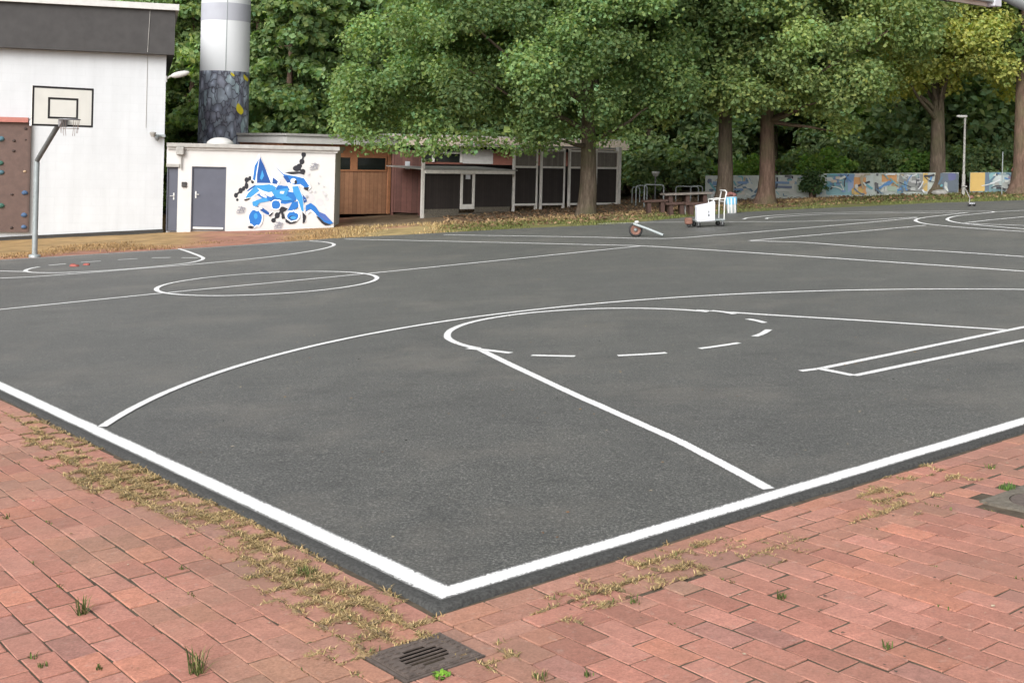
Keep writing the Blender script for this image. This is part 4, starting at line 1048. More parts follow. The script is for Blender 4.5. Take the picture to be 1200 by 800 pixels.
# ------------------------------------------------------------------ graffiti boundary wall in three pieces
def wall_piece(a, b, top_px, thick, label, base_col, seeds, extra, h_over=None):
    f = Face(a, b); ln = np.linalg.norm((g(*b)-f.o)[:2]); r = empty('graffiti_wall', f.o, f.rz, label, 'wall', 'graffiti boundary walls')
    z1 = f.at(top_px[0], top_px[1])[1]
    zt_ = lambda x: z1+(f.gnd(x)-f.gnd(f.at(*top_px)[0]))*.6
    m = MB(); m.add([(0, 0, -.4), (ln, 0, f.gnd(ln)-.4), (ln, 0, zt_(ln)), (0, 0, zt_(0)), (0, thick, -.4), (ln, thick, f.gnd(ln)-.4), (ln, thick, zt_(ln)), (0, thick, zt_(0))], [(0, 1, 2, 3), (5, 4, 7, 6), (3, 2, 6, 7), (1, 5, 6, 2), (4, 0, 3, 7)])
    m.build('wall_body', simple('painted_wall_base', base_col, .75, var=.15, scale=2.5), r)
    pm = MB(); k = 0
    rr = random.Random(seeds)
    for cx, cy, w_, h_, c in extra:
        n = 16; x0, z0 = f.at(cx-w_/2, cy+h_/2); x1, zz1 = f.at(cx+w_/2, cy-h_/2); xc, zc, rx, rz_ = (x0+x1)/2, (z0+zz1)/2, (x1-x0)/2, (zz1-z0)/2
        pts = []
        block = w_ >= 15 or h_ >= 20; sq = .12 if block else rr.choice((.35, .5, .8))
        for i in range(n):
            t_ = 2*math.pi*i/n+rr.uniform(-.1, .1); q_ = 1 if block else rr.uniform(.8, 1.08)
            sgn = lambda v: math.copysign(abs(v)**sq, v)
            x_, z_ = xc+rx*q_*sgn(math.cos(t_)), zc+rz_*q_*sgn(math.sin(t_))
            x_ = min(max(x_, .01), ln-.01); z_ = min(max(z_, f.gnd(x_)+.02), zt_(x_)-.01); pts.append((x_, -.004-.0015*k, z_))
        c = np.array(c); c = tuple(c*.72+.28*(.25+.25*c.mean())); k += 1; pm.add(pts, [tuple(range(n))], col=c)
    for _ in range(int(ln*10)):
        x = rr.uniform(.85 if seeds == 6 else .3, ln-.5); z = f.gnd(x)+rr.uniform(.12, .75); a = rr.uniform(0, 6.28); cu = rr.uniform(-1.4, 1.4); l = rr.uniform(.15, .55); w_ = rr.uniform(.012, .04); c = rr.choice([Wg, Dk, Bu, (.55, .57, .58), (.10, .16, .22), Tq, (.35, .30, .2)])
        L1, L2 = [], []
        for i in range(6):
            aa = a+cu*i/5; xx = min(max(x, .03), ln-.03); zz = min(max(z, f.gnd(xx)+.05), zt_(xx)-.04)
            L1.append((xx-math.sin(aa)*w_, -.004-.0012*k, zz+math.cos(aa)*w_)); L2.append((xx+math.sin(aa)*w_, -.004-.0012*k, zz-math.cos(aa)*w_)); x += math.cos(aa)*l/5; z += math.sin(aa)*l/5
        k += .2; pm.add(L1+L2, [(i, i+1, 7+i, 6+i) for i in range(5)], col=c)
    pm.build('painting', M['vpaint'], r)
    return r
Wg, Tq, Or, Bu, Dk, Gg, Yl = (.52, .54, .50), (.13, .32, .36), (.58, .25, .04), (.10, .22, .42), (.05, .05, .06), (.30, .40, .30), (.58, .36, .04)
rr = random.Random(5)
def scatter(x0, x1, y0, y1, n, cols, w=(3, 10), h=(2, 8)):
    return [(rr.uniform(x0, x1), rr.uniform(y0, y1), rr.uniform(*w), rr.uniform(*h), rr.choice(cols)) for _ in range(n)]
wall_piece((826, 233.5), (948, 230.5), (900, 205.5), .2, 'pale graffiti wall with blue and white lettering behind the two dark trunks', (.42, .45, .42), 3,
           scatter(830, 945, 208, 228, 46, [Wg, Wg, Bu, (.22, .36, .5), Gg, (.55, .5, .42), (.06, .09, .16), Tq], (3, 12), (2, 6))+[(916, 219, 24, 2, (.06, .1, .2)), (918, 223, 26, 1.6, Wg), (914, 214, 22, 2, Bu), (938, 217, 10, 18, (.36, .46, .36)), (870, 214, 14, 3, Bu), (866, 222, 12, 2.4, Bu), (878, 218, 8, 6, Wg)])
wall_piece((957, 230.2), (1123, 225.6), (1020, 203), .2, 'long graffiti wall in turquoise, orange and white behind the leaning shrubs', (.40, .43, .40), 4,
           [(961, 214, 10, 22, Gg), (985, 216, 34, 25, Tq), (990, 209, 26, 9, Bu), (998, 218, 10, 14, (.2, .3, .5)), (972, 210, 8, 5, Wg), (1008, 205, 14, 8, (.5, .42, .36)), (1008, 218, 16, 20, Or), (1005, 224, 14, 8, Yl), (1019, 215, 9, 20, (.42, .48, .46)), (1027, 219, 5, 10, Dk), (1028, 205, 3, 3, Dk), (1026, 215, 3, 3, Dk), (1042, 210, 18, 12, Or), (1048, 216, 10, 11, (.48, .24, .05)), (1037, 219, 10, 12, Wg)]+[(1033.5+i*2.6, 219, 1, 10, Dk if i % 2 else Wg) for i in range(6)]+[(1045, 221, 12, 6, Gg), (1068, 214, 30, 20, (.19, .20, .19)), (1060, 217, 8, 8, (.22, .40, .36)), (1066, 209, 5, 8, (.42, .42, .42)), (1073, 213, 12, 3, (.5, .5, .5)), (1076, 208, 4, 7, (.4, .4, .42)), (1084, 213, 6, 22, Yl), (1112, 214, 22, 22, (.05, .08, .12)), (1115, 207, 10, 9, (.05, .06, .22)), (1108, 218, 4, 10, (.32, .36, .36))]+scatter(960, 1005, 206, 226, 10, [Wg, Bu, (.5, .4, .3), Tq], (3, 8), (2, 5))+scatter(1058, 1080, 206, 224, 8, [(.4, .42, .4), Dk, (.25, .35, .33)], (3, 6), (2, 4)))
wall_piece((1136, 224.8), (1262, 222.5), (1150, 202), .2, 'graffiti wall with a plain yellow block and a teal cloud at the right edge', (.14, .22, .24), 6,
           [(1145.5, 213, 18, 24, (.60, .36, .035)), (1157, 213, 5, 22, (.04, .09, .16)), (1163, 208, 8, 10, (.13, .34, .36)), (1174, 213, 22, 16, (.33, .42, .42)), (1170, 209, 12, 8, (.46, .52, .52)), (1180, 217, 14, 8, (.28, .30, .28)), (1190, 212, 10, 20, (.20, .28, .30)), (1184, 208, 5, 4, (.25, .15, .25))]+scatter(1160, 1250, 206, 220, 18, [(.4, .46, .46), (.2, .33, .34), (.3, .3, .28)], (3, 9), (2, 6)))

# ------------------------------------------------------------------ small things in the yard
def tz(px, py): return g(px, py)
# trolley: local x to the right in the picture, z along the ground's normal
t0 = g(829, 265.5); tr = empty('platform_trolley', t0, math.radians(8), 'grey metal platform trolley with a tall tube handle on the far asphalt', 'trolley', on_slope=True)
MB().box(-.36, .40, -.24, .24, .15, .19, .01).build('deck', M['galv'], tr)
for k, (x, y) in enumerate(((-.29, -.19), (-.29, .19), (.33, -.19), (.33, .19))):
    c = MB().box(x-.03, x+.03, y-.035, y+.035, .11, .148).box(x-.012, x+.012, y-.032, y-.026, .05, .11).build('caster', M['galv_dark'], tr)
    wv = MB().lathe([(.02, -.022), (.058, -.02), (.064, 0), (.058, .02), (.02, .022)], 16).build('wheel', M['rubber'], c); wv.location = (x, y, .064); wv.rotation_euler = (math.pi/2, 0, 0)
hd = MB()
hd.tube([(.37, -.22, .17), (.40, -.22, .62), (.46, -.22, .86), (.43, -.20, .90), (.43, .20, .90), (.46, .22, .86), (.40, .22, .62), (.37, .22, .17)], .017, 8)
hd.tube([(.10, -.22, .17), (.12, -.22, .68), (.40, -.22, .70)], .014, 8).tube([(.10, .22, .17), (.12, .22, .68), (.40, .22, .70)], .014, 8).tube([(.12, -.22, .68), (.06, 0, .69), (.12, .22, .68)], .014, 8).tube([(.40, -.22, .62), (.40, .22, .62)], .014, 8)
hd.build('handle', M['alu'], tr)
pg = empty('paper_sack', t0, math.radians(8), 'white paper sack standing on the trolley deck', 'sack', on_slope=True)
m = MB(); m.add([(-.34, -.262, .15), (.12, -.262, .16), (.14, -.262, .62), (-.03, -.262, .56), (-.34, -.262, .52), (-.34, -.10, .195), (.13, -.10, .195), (.15, -.12, .66), (-.02, -.14, .60), (-.34, -.12, .55)], [(0, 1, 2, 3, 4), (9, 8, 7, 6, 5), (0, 4, 9, 5), (1, 6, 7, 2), (4, 3, 8, 9), (3, 2, 7, 8), (0, 5, 6, 1)]); sk = m.build('sack_body', M['paper'], pg)
MB().box(-.055, -.015, -.266, -.263, .27, .33).box(-.047, -.02, -.266, -.263, .36, .41).build('print', M['galv_dark'], pg)
rb = empty('wheel_block', g(807, 266.5), 0, 'small reddish brown block on a caster left of the trolley', 'block', on_slope=True)
MB().box(-.09, .09, -.09, .09, .08, .24, .02).build('body', M['terracotta'], rb)
w_ = MB().lathe([(.02, -.02), (.05, -.018), (.055, 0), (.05, .018), (.02, .02)], 14).build('wheel', M['rubber'], rb); w_.location = (.0, -.03, .055); w_.rotation_euler = (math.pi/2, 0, 0)
# tipped portable post: an old wheel as its foot
p0 = g(745, 277.3); tp = empty('portable_post', p0, math.radians(-20), 'grey pole with a rusty wheel foot lying tipped over on the asphalt', 'portable post', on_slope=True)
wt = MB().lathe([(.04, -.035), (.10, -.04), (.115, -.05), (.12, 0), (.115, .05), (.10, .04), (.04, .035)], 22).build('foot_rim', M['terracotta'], tp); wt.location = (0, 0, .15); wt.rotation_euler = (math.radians(78), 0, math.radians(20))
MB().lathe([(.01, -.06), (.045, -.055), (.045, .055), (.01, .06)], 12).build('hub', M['galv_dark'], tp); hb_ = bpy.data.objects['hub']; hb_.location = (0, 0, .15); hb_.rotation_euler = (math.radians(78), 0, math.radians(20))
ty = MB()
ty.lathe([(.118, -.05), (.145, -.055), (.16, 0), (.145, .055), (.118, .05), (.118, -.05)], 22); tb = ty.build('tyre', M['rubber'], tp); tb.location = (.0, .012, .15); tb.rotation_euler = (math.radians(78), 0, math.radians(20))
MB().tube([(-.02, -.06, .30), (.34, -.14, .18), (.70, -.22, .045)], .033, 10).build('pole', M['galv'], tp)
MB().lathe([(.02, 0), (.05, .01), (.05, .05), (.02, .06)], 10, (.05, -.06, .31)).build('cap', M['trim'], tp)
# benches, table
def bench(px, py, wid, hgt, label, rz):
    r = empty('bench', g(px, py), rz, label, 'bench', 'benches around the picnic table', on_slope=True)
    MB().box(-wid/2, wid/2, -.18, .18, hgt-.07, hgt, .012).build('seat', M['bench'], r)
    for s in (-1, 1): MB().box(s*wid*.27-.06, s*wid*.27+.06, -.14, .14, -.05, hgt-.073).build('leg', M['bench'], r)
bench(768, 249.3, .78, .40, 'dark red wooden bench, leftmost by the picnic table', .1)
tb_ = empty('picnic_table', g(806, 247.5), .12, 'weathered grey brown picnic table under the trees behind the trolley', 'table', on_slope=True)
MB().box(-.80, .72, -.35, .35, .52, .58, .012).build('tabletop', M['tabletop'], tb_)
for s in (-.6, -.05, .5): MB().box(s-.06, s+.06, -.28, .28, -.05, .517).build('leg', M['bench'], tb_)
bench(792, 251.2, .62, .36, 'dark red wooden bench in front of the picnic table', .12)
bench(817, 251.5, .75, .36, 'dark red wooden bench half hidden behind the trolley', .12)
sp = empty('marker_stake', g(803, 250.8), 0, 'short white stake in front of the picnic table', 'stake', on_slope=True)
MB().tube([(0, 0, -.1), (0, 0, .27), (0, 0, .29)], [.022, .022, .01], 8).build('stake_body', M['trim'], sp)
# litter bin
lb = empty('litter_bin', g(857.5, 250), 0, 'small blue and grey striped litter bin with rubbish heaped on top', 'litter bin', on_slope=True)
MB().lathe([(.145, 0), (.15, .02), (.165, .5), (.15, .505)], 22).build('drum', M['galv'], lb)
MB().lathe([(.166, .27), (.172, .48), (.168, .485)], 22).build('blue_band', M['blue'], lb)
for a in (-2.35, -1.75, -1.1): MB().box(.168*math.cos(a)-.018, .168*math.cos(a)+.018, .172*math.sin(a)-.006, .172*math.sin(a)+.004, .02, .46).build('stripe', M['trim'], lb)
m = MB()
for k in range(7):
    a = k*.9; m.lathe([(.02, -.05), (.06, -.02), (.07, .02), (.04, .06), (.01, .07)], 8, (.10*math.cos(a), .10*math.sin(a), .53+.02*(k % 3)))
m.build('rubbish', simple('mixed_rubbish', (.16, .07, .06), .8, var=.5, scale=12), lb)
# bicycle stands
def stand(px, py, wpx, hpx, label, first=None):
    b0 = g(px, py); Y = b0[1]; w = wpx/F*Y; h = hpx/F*Y
    r = empty('bicycle_stand', b0, .1, label, 'bicycle stand', 'tubular bicycle stands under the trees')
    MB().tube([(-w/2, 0, -.1), (-w/2, 0, h-.08), (-w/2+.03, 0, h-.02), (-w/2+.09, 0, h), (w/2-.09, 0, h), (w/2-.03, 0, h-.02), (w/2, 0, h-.08), (w/2, 0, -.1)], .024, 8).build('tube_hoop', M['galv'], r)
stand(766, 241, 23, 24.5, 'bright tubular bicycle stand behind the leftmost bench')
stand(751.5, 239.5, 13, 22, 'dim tubular bicycle stand left of the brighter one, near the cage')
stand(745, 237, 9, 18, 'thin tubular bicycle stand closest to the cage')
stand(805, 236, 27, 17.5, 'tubular bicycle stand rising behind the picnic table')
stand(816, 235, 14, 17, 'tubular bicycle stand behind the picnic table, nearest the mossy trunk')
# lamps
l0 = g(1128.8, 227); sl = empty('street_lamp', l0, 0, 'slim pale lamp post with a small flat head before the graffiti wall', 'street lamp')
hz0 = deep(1131, 138, l0[1])[2]-l0[2]
MB().tube([(0, 0, -.1), (0, 0, .7), (0, 0, .72), (0, 0, hz0)], [.06, .06, .042, .036], 12).build('post', M['stone'], sl)
MB().box(-.30, .06, -.09, .09, hz0+.002, hz0+.085, .025).build('lamp_head', M['trim'], sl)
q0 = gdeep(767.5, 47.5); gl = empty('garden_lamp', q0, 0, 'small white funnel lamp on a dark post in the shade behind the stands', 'garden lamp')
qz = deep(767.5, 207, 47.5)[2]-q0[2]
MB().tube([(0, 0, -.1), (0, 0, qz)], .03, 8).build('post', M['galv_dark'], gl); MB().lathe([(.04, 0), (.09, .03), (.15, .14), (.16, .19), (.03, .2)], 14, (0, 0, qz)).build('lamp_shade', M['trim'], gl)
# thin post and striped tape flag at the right
q0 = g(1174, 227); tpz = deep(1174, 178, q0[1])[2]-q0[2]
MB().tube([(0, 0, -.1), (0, 0, tpz)], .018, 6).build('thin_post', M['galv'], None); o = bpy.data.objects['thin_post']; o.location = tuple(q0); tag(o, 'thin bare grey post by the teal graffiti at the right', 'post')
q0 = deep(1187, 197, 45.3); o = empty('flag', q0, .2, 'small white and red pennant poking out beside the right hand trunk', 'flag')
MB().tube([(-.10, 0, -.62), (-.02, 0, .0), (.09, 0, .22)], .012, 6).build('stick', M['bench'], o)
MB().prism([(-.02, .02), (.10, .20), (.13, .16), (.03, -.06)], -.012, .012).build('white_cloth', M['paper'], o); MB().prism([(-.06, -.10), (-.02, .015), (.028, -.065), (.0, -.12)], -.012, .012).build('red_cloth', M['red'], o)
# child's scooter near the lamp
q0 = g(1138, 242); sc_ = empty('kick_scooter', q0, .2, 'small child scooter standing at the far court edge below the lamp post', 'scooter', on_slope=True)
for x in (-.06, .10):
    w_ = MB().lathe([(.015, -.014), (.05, -.012), (.055, 0), (.05, .012), (.015, .014)], 14).build('wheel', M['rubber'], sc_); w_.location = (x, 0, .055); w_.rotation_euler = (math.pi/2, 0, 0)
MB().box(-.07, .12, -.04, .04, .075, .10, .008).build('deck', M['paper'], sc_)
MB().tube([(-.06, 0, .09), (-.03, 0, .25), (-.2, 0, .60)], .014, 8).tube([(-.2, -.11, .60), (-.2, .11, .60)], .022, 8).build('handlebar', M['stone'], sc_)
MB().lathe([(.02, 0), (.06, .02), (.07, .07), (.03, .1)], 10, (.02, 0, .22)).build('bag', M['terracotta'], sc_)
# stone at the tree foot
def rock(px, py, r, label):
    c = g(px, py); vs = []; fs = []; nr, ns = 6, 12
    for i in range(nr+1):
        for j in range(ns):
            a, b = math.pi*i/nr, 2*math.pi*j/ns; q_ = 1+.3*mnoise.noise(Vector((math.sin(a)*math.cos(b)*1.5, math.sin(a)*math.sin(b)*1.5, px)))
            vs.append((r*1.5*math.sin(a)*math.cos(b)*q_, r*math.sin(a)*math.sin(b)*q_, r*.55*math.cos(a)*q_+r*.2))
    for i in range(nr):
        for j in range(ns): fs.append((i*ns+j, i*ns+(j+1) % ns, i*ns+ns+(j+1) % ns, i*ns+ns+j))
    o = link_mesh('boulder', vs, fs, M['stone'], None, True); o.location = tuple(c); tag(o, label, 'rock')
rock(1101.5, 227.5, .22, 'flat grey boulder at the foot of the yellow green tree')
rock(1187, 226, .2, 'grey boulder at the foot of the right hand wall')
# red cloths on the far key
def cloth(px, py, r, label, sd):
    c = g(px, py); vs = []; fs = []; nr, ns = 6, 14
    for i in range(nr+1):
        for j in range(ns):
            a, b = math.pi/2*i/nr, 2*math.pi*j/ns; q_ = 1+.5*mnoise.noise(Vector((math.cos(a)*math.cos(b)*2, math.cos(a)*math.sin(b)*2, sd)))
            vs.append((r*math.cos(a)*math.cos(b)*q_, r*.7*math.cos(a)*math.sin(b)*q_, r*.5*math.sin(a)*(q_+.3*mnoise.noise(Vector((b*2, a*3, sd))))+.004))
    for i in range(nr):
        for j in range(ns): fs.append((i*ns+j, i*ns+(j+1) % ns, i*ns+ns+(j+1) % ns, i*ns+ns+j))
    o = link_mesh('crumpled_cloth', vs, fs, M['red'], None, True); o.location = tuple(c); tag(o, label, 'cloth', 'red cloths on the far court')
cloth(87, 312.3, .10, 'larger crumpled red cloth on the far key in front of the hall', 1); cloth(101, 310.8, .075, 'smaller crumpled red cloth on the far key, right of the larger one', 4)

# ------------------------------------------------------------------ trees
def unit(v): return v/np.linalg.norm(v, axis=1)[:, None]
def leafmesh(clumps, size, base, var=.17, flat=.75, up=.5, jit=.5):
    """clumps: (centre, radius, count, tint). returns verts, quads, colours."""
    Cc, Nn, K = [], [], []
    for c, r, n, tint in clumps:
        d = unit(rng.normal(size=(n, 3))); rad = r*(.25+.80*rng.random(n)**.65)*np.where(rng.random(n) < .12, rng.uniform(1.1, 1.7, n), 1)
        p = d*rad[:, None]; p[:, 2] *= flat
        # scalloped outline
        Cc.append(p+np.asarray(c)); Nn.append(d*.55+np.array([0, 0, up])+rng.normal(size=(n, 3))*jit)
        k = np.asarray(base)*np.asarray(tint); cc = np.repeat(k[None], n, 0)*(1+var*rng.normal(size=(n, 1)))
        hue = rng.normal(size=(n, 1))*.10; cc[:, :1] *= 1+hue; cc[:, 2:] *= 1-hue
        K.append(np.clip(cc*2.35, .006, .5))
    Cc = np.concatenate(Cc); Nn = unit(np.concatenate(Nn)); K = np.concatenate(K); n = len(Cc)
    a = unit(np.cross(Nn, rng.normal(size=(n, 3)))); b = np.cross(Nn, a)
    L_ = (size*(.65+.7*rng.random(n)))[:, None]; w = L_*(.32+.16*rng.random(n))[:, None]
    fold = Nn*L_*.10
    V = np.stack([Cc-a*L_*.5, Cc+b*w+fold-a*L_*.05, Cc+a*L_*.5, Cc-b*w+fold-a*L_*.05], 1).reshape(-1, 3)
    return V, np.arange(4*n).reshape(n, 4), np.repeat(K, 4, 0)
def trunk_mesh(r0, h, limbs, lean=(0, 0), flare=1.5, n=14, top=.35):
    m = MB(); zs = [-.3, 0, .15, .4, .9, h*.35, h*.55, h*.75, h]
    pts = []; rd = []
    for z in zs:
        t = max(0, z)/h; pts.append((lean[0]*t+.05*math.sin(z*1.3), lean[1]*t+.05*math.cos(z*1.1), z)); rd.append(r0*(1-(1-top)*t)*(1+(flare-1)*math.exp(-max(0, z)/.22)))
    m.tube(pts, rd, n)
    for z, az, ln, el, r in limbs:
        t = z/h; p = Vector((lean[0]*t, lean[1]*t, z)); d = Vector((math.cos(az)*math.cos(el), math.sin(az)*math.cos(el), math.sin(el)))
        q_ = [p]; 
        for i in range(1, 6): q_.append(p+d*ln*i/5+Vector((0, 0, .05*ln*(i/5)**2*(1 if el > 0 else -1)))+Vector((random.uniform(-.06, .06), random.uniform(-.06, .06), random.uniform(-.05, .05)))*ln*.3)
        m.tube(q_, [r*(1-.85*i/5) for i in range(6)], 7)
    return m

def shaped_tree(name, base, label, r0, h, crown_c, crown_r, nclump, rclump, nleaf, leaf, tint, cat='tree', group=None, accept=None, bark='bark', lean=(0, 0), extra=None, tvar=.16, limbs=None, flare=1.5, flat=.75):
    """crown_c / crown_r relative to base; accept(px, py) limits clump centres to the crown's silhouette seen in the yard"""
    base = np.asarray(base); r = empty(name, base, 0, label, cat, group)
    cl = []; tries = 0
    while len(cl) < nclump and tries < nclump*60:
        tries += 1
        d = rng.normal(size=3); d /= np.linalg.norm(d); k = rng.random()**.45
        p = np.array(crown_c)+d*k*np.array(crown_r)
        if accept is not None:
            px, py = proj(p+base)
            if not accept(px, py, p): continue
        if p[2] < .4: continue
        rr_ = rclump*rng.uniform(.7, 1.3); tn = 1+tvar*rng.normal()
        cl.append((p, rr_, int(nleaf*(rr_/rclump)**2), (tn, tn, tn)))
    if extra: cl += extra
    V, Q, K = leafmesh(cl, leaf, tint, flat=flat)
    if limbs is None:
        limbs = []
        for c, rr_, _, _ in cl[::max(1, len(cl)//14)]:
            z = min(h*.95, max(h*.35, c[2]*.6)); dv = np.array(c)-np.array([0, 0, z]); hyp = np.linalg.norm(dv[:2])
            limbs.append((z, math.atan2(dv[1], dv[0]), np.linalg.norm(dv)*.95, math.atan2(dv[2], max(.1, hyp)), r0*.32))
    trunk_mesh(r0, h, limbs, lean, flare).build('trunk', M[bark], r)
    link_mesh('crown', V, Q, M['leaf'], r, False, K)
    return r

# big maple in the middle
mb0 = g(687, 250.5)
low = np.array([(360, 120), (385, 150), (400, 168), (430, 172), (455, 170), (480, 172), (505, 178), (530, 172), (560, 168), (590, 172), (620, 168), (660, 164), (700, 160), (730, 155), (760, 150), (790, 135), (830, 120)], float)
def acc_maple(px, py, p):
    lim = np.interp(px, low[:, 0], low[:, 1])
    if py > lim-14: return False
    left = np.interp(py, [-200, -60, 0, 40, 100, 150], [520, 450, 432, 415, 405, 415])
    return left < px < 800+max(0, -py)*.5
ex = []
for px, py, Y, r_, n_ in [(404, 150, 37, .55, 170), (430, 166, 37, .55, 170), (418, 120, 37.5, .7, 260), (455, 168, 37, .5, 150), (500, 178, 37, .45, 130), (520, 170, 37, .5, 150), (478, 172, 36.6, .5, 150), (550, 166, 37, .55, 170), (600, 172, 37, .55, 160), (622, 170, 37.5, .5, 150), (645, 168, 37, .45, 130), (735, 157, 38, .55, 170), (705, 160, 38, .5, 150), (575, 165, 37.3, .5, 150), (415, 85, 37.5, .7, 250), (425, 50, 38, .8, 300), (668, 155, 37.2, .5, 150)]:
    ex.append((deep(px, py, Y)-mb0, r_, n_, (1.05, 1.05, 1.0)))
shaped_tree('maple_tree', mb0, 'broad mid green maple in the middle, its trunk before the dark cage', .30, 6.2, (-2.5, -.4, 6.0), (6.6, 4.6, 5.0), 270, .70, 580, .122, (.080, .116, .046), accept=acc_maple, extra=ex, tvar=.20, flare=1.2)

# two trunks by the bin
t2 = g(848, 239)
def acc_b(px, py, p): return py < np.interp(px, [740, 780, 850, 900, 960, 1010], [128, 136, 122, 122, 128, 110])
shaped_tree('oak_tree', t2, 'tree with a mossy trunk left of the twin dark trunks, behind the bin', .285, 8, (-.6, -.2, 7.2), (4.6, 3.6, 4.8), 190, .8, 470, .15, (.078, .112, .044), accept=acc_b, bark='bark', tvar=.2)
t3 = g(897, 238)
def acc_c(px, py, p): return py < np.interp(px, [780, 830, 870, 900, 950, 985, 1020], [112, 122, 128, 128, 138, 132, 112])
ex = []
for px, py, Y, r_, n_ in [(985, 150, 40.6, .45, 120), (978, 142, 40.5, .5, 140), (1000, 148, 40.8, .35, 90), (960, 128, 40.5, .6, 170), (930, 120, 40.4, .6, 180), (915, 105, 40.2, .6, 180), (885, 120, 40.4, .5, 150), (860, 110, 40.3, .6, 170), (845, 125, 40.6, .45, 120), (780, 140, 39.5, .5, 140), (800, 120, 39.5, .6, 180), (825, 105, 39.8, .6, 170)]:
    ex.append((deep(px, py, Y)-t3, r_, n_, (1.15, 1.1, 1.0)))
shaped_tree('oak_tree', t3, 'tree with a thick red brown trunk right of the bin', .29, 8, (.5, -.9, 6.6), (4.8, 3.4, 4.8), 210, .72, 480, .132, (.094, .122, .046), accept=acc_c, extra=ex, bark='bark2', tvar=.2)
# yellow green one
t4 = g(1097, 226)
def acc_d(px, py, p): return py < np.interp(px, [1020, 1040, 1070, 1097, 1120, 1150, 1190], [96, 104, 94, 82, 94, 90, 108]) and px < 1182+max(0, -py)
ex = []
for px, py, Y, r_, n_ in [(1045, 108, 45.5, .5, 130), (1062, 104, 45.4, .5, 130), (1075, 100, 45.3, .4, 100), (1112, 92, 45.3, .5, 130), (1118, 104, 45.4, .35, 80), (1178, 102, 45.5, .5, 120), (1170, 92, 45.5, .5, 130), (1180, 112, 45.6, .32, 70), (1040, 70, 45.2, .7, 200), (1030, 55, 45.3, .6, 170), (1160, 60, 45.3, .8, 230)]:
    ex.append((deep(px, py, Y)-t4, r_, n_, (1.2, 1.12, .9)))
shaped_tree('maple_tree', t4, 'yellow green tree on a straight trunk before the graffiti wall at right', .31, 7.5, (.3, -.8, 6.8), (3.6, 2.8, 4.4), 160, .70, 430, .14, (.160, .172, .052), accept=acc_d, extra=ex, bark='bark', tvar=.2)
t5 = g(1196, 226)
shaped_tree('oak_tree', t5, 'dark tree whose trunk is cut by the right picture edge', .33, 8, (2.0, .6, 8.4), (3.8, 3.2, 4.6), 70, .95, 220, .26, (.055, .085, .032), bark='bark2', accept=lambda px, py, p: py < 96 and px > 1150, tvar=.2)

# the wood behind: a few kinds, copied to every standing place
def proto_tree(kind):
    tint = {'dark': (.034, .056, .021), 'mid': (.052, .082, .026), 'olive': (.066, .080, .026)}[kind]
    return tint
def wood_tree(px, Y, tint, hgt, wid, label, low_=.8, leaf=.34, n=62, name='broadleaf_tree'):
    base = gdeep(px, Y)
    return shaped_tree(name, base, label, .24, hgt*.7, (0, 0, hgt*.54), (wid, wid*.9, hgt*.50), n, 1.35, 190, leaf, tint, group='trees of the wood behind the yard', tvar=.22, limbs=[(hgt*.3, a, wid*.7, .5, .07) for a in (0, 1.3, 2.6, 3.9, 5.2)], flat=.7, flare=1.3)
DK = 'dark leafy tree standing in the wood behind the yard'
ML = 'mid green leafy tree standing in the wood behind the yard'
OL = 'olive green tree standing in the wood behind the yard'
protos = [wood_tree(760, 56, (.082, .116, .054), 15, 3.6, DK), wood_tree(985, 55, (.092, .130, .052), 14, 3.6, ML), wood_tree(935, 60, (.110, .130, .052), 16, 3.8, OL)]
def place(k, px, Y, s, rz):
    o = copy_tree(protos[k]); o.location = tuple(gdeep(px, Y)); o.scale = (s*random.uniform(.92, 1.08), s*random.uniform(.92, 1.08), s); o.rotation_euler = (0, 0, rz)
spots = [(0, 430, 57, .95), (0, 500, 60, 1.0), (1, 570, 58, 1), (0, 640, 60, 1), (0, 700, 57, 1), (1, 812, 61, 1), (0, 862, 58, 1), (0, 905, 56, .9), (2, 1020, 60, 1), (0, 1045, 54, .9), (1, 1090, 58, 1), (0, 1130, 55, .95), (0, 1165, 58, 1), (0, 1215, 54, .95), (1, 1270, 57, 1), (0, 1330, 58, 1.0),
         (0, 400, 72, 1.1), (0, 470, 74, 1.15), (0, 540, 72, 1.1), (0, 610, 74, 1.1), (0, 680, 71, 1.1), (0, 740, 73, 1.15), (0, 800, 74, 1.1), (0, 850, 72, 1.15), (2, 905, 74, 1.1), (0, 960, 70, 1.1), (0, 1015, 73, 1.1), (0, 1070, 71, 1.1), (0, 1125, 74, 1.1), (0, 1180, 70, 1.1), (0, 1240, 72, 1.1), (0, 1310, 71, 1.1), (0, 350, 70, 1.1), (0, 300, 74, 1.1), (0, 240, 70, 1.1), (0, 180, 72, 1.1), (0, 100, 72, 1.1), (0, 20, 72, 1.1), (0, -70, 70, 1.1)]
for i, (k, px, Y, s) in enumerate(spots): place(k, px+random.uniform(-8, 8), Y, s, i*1.9)

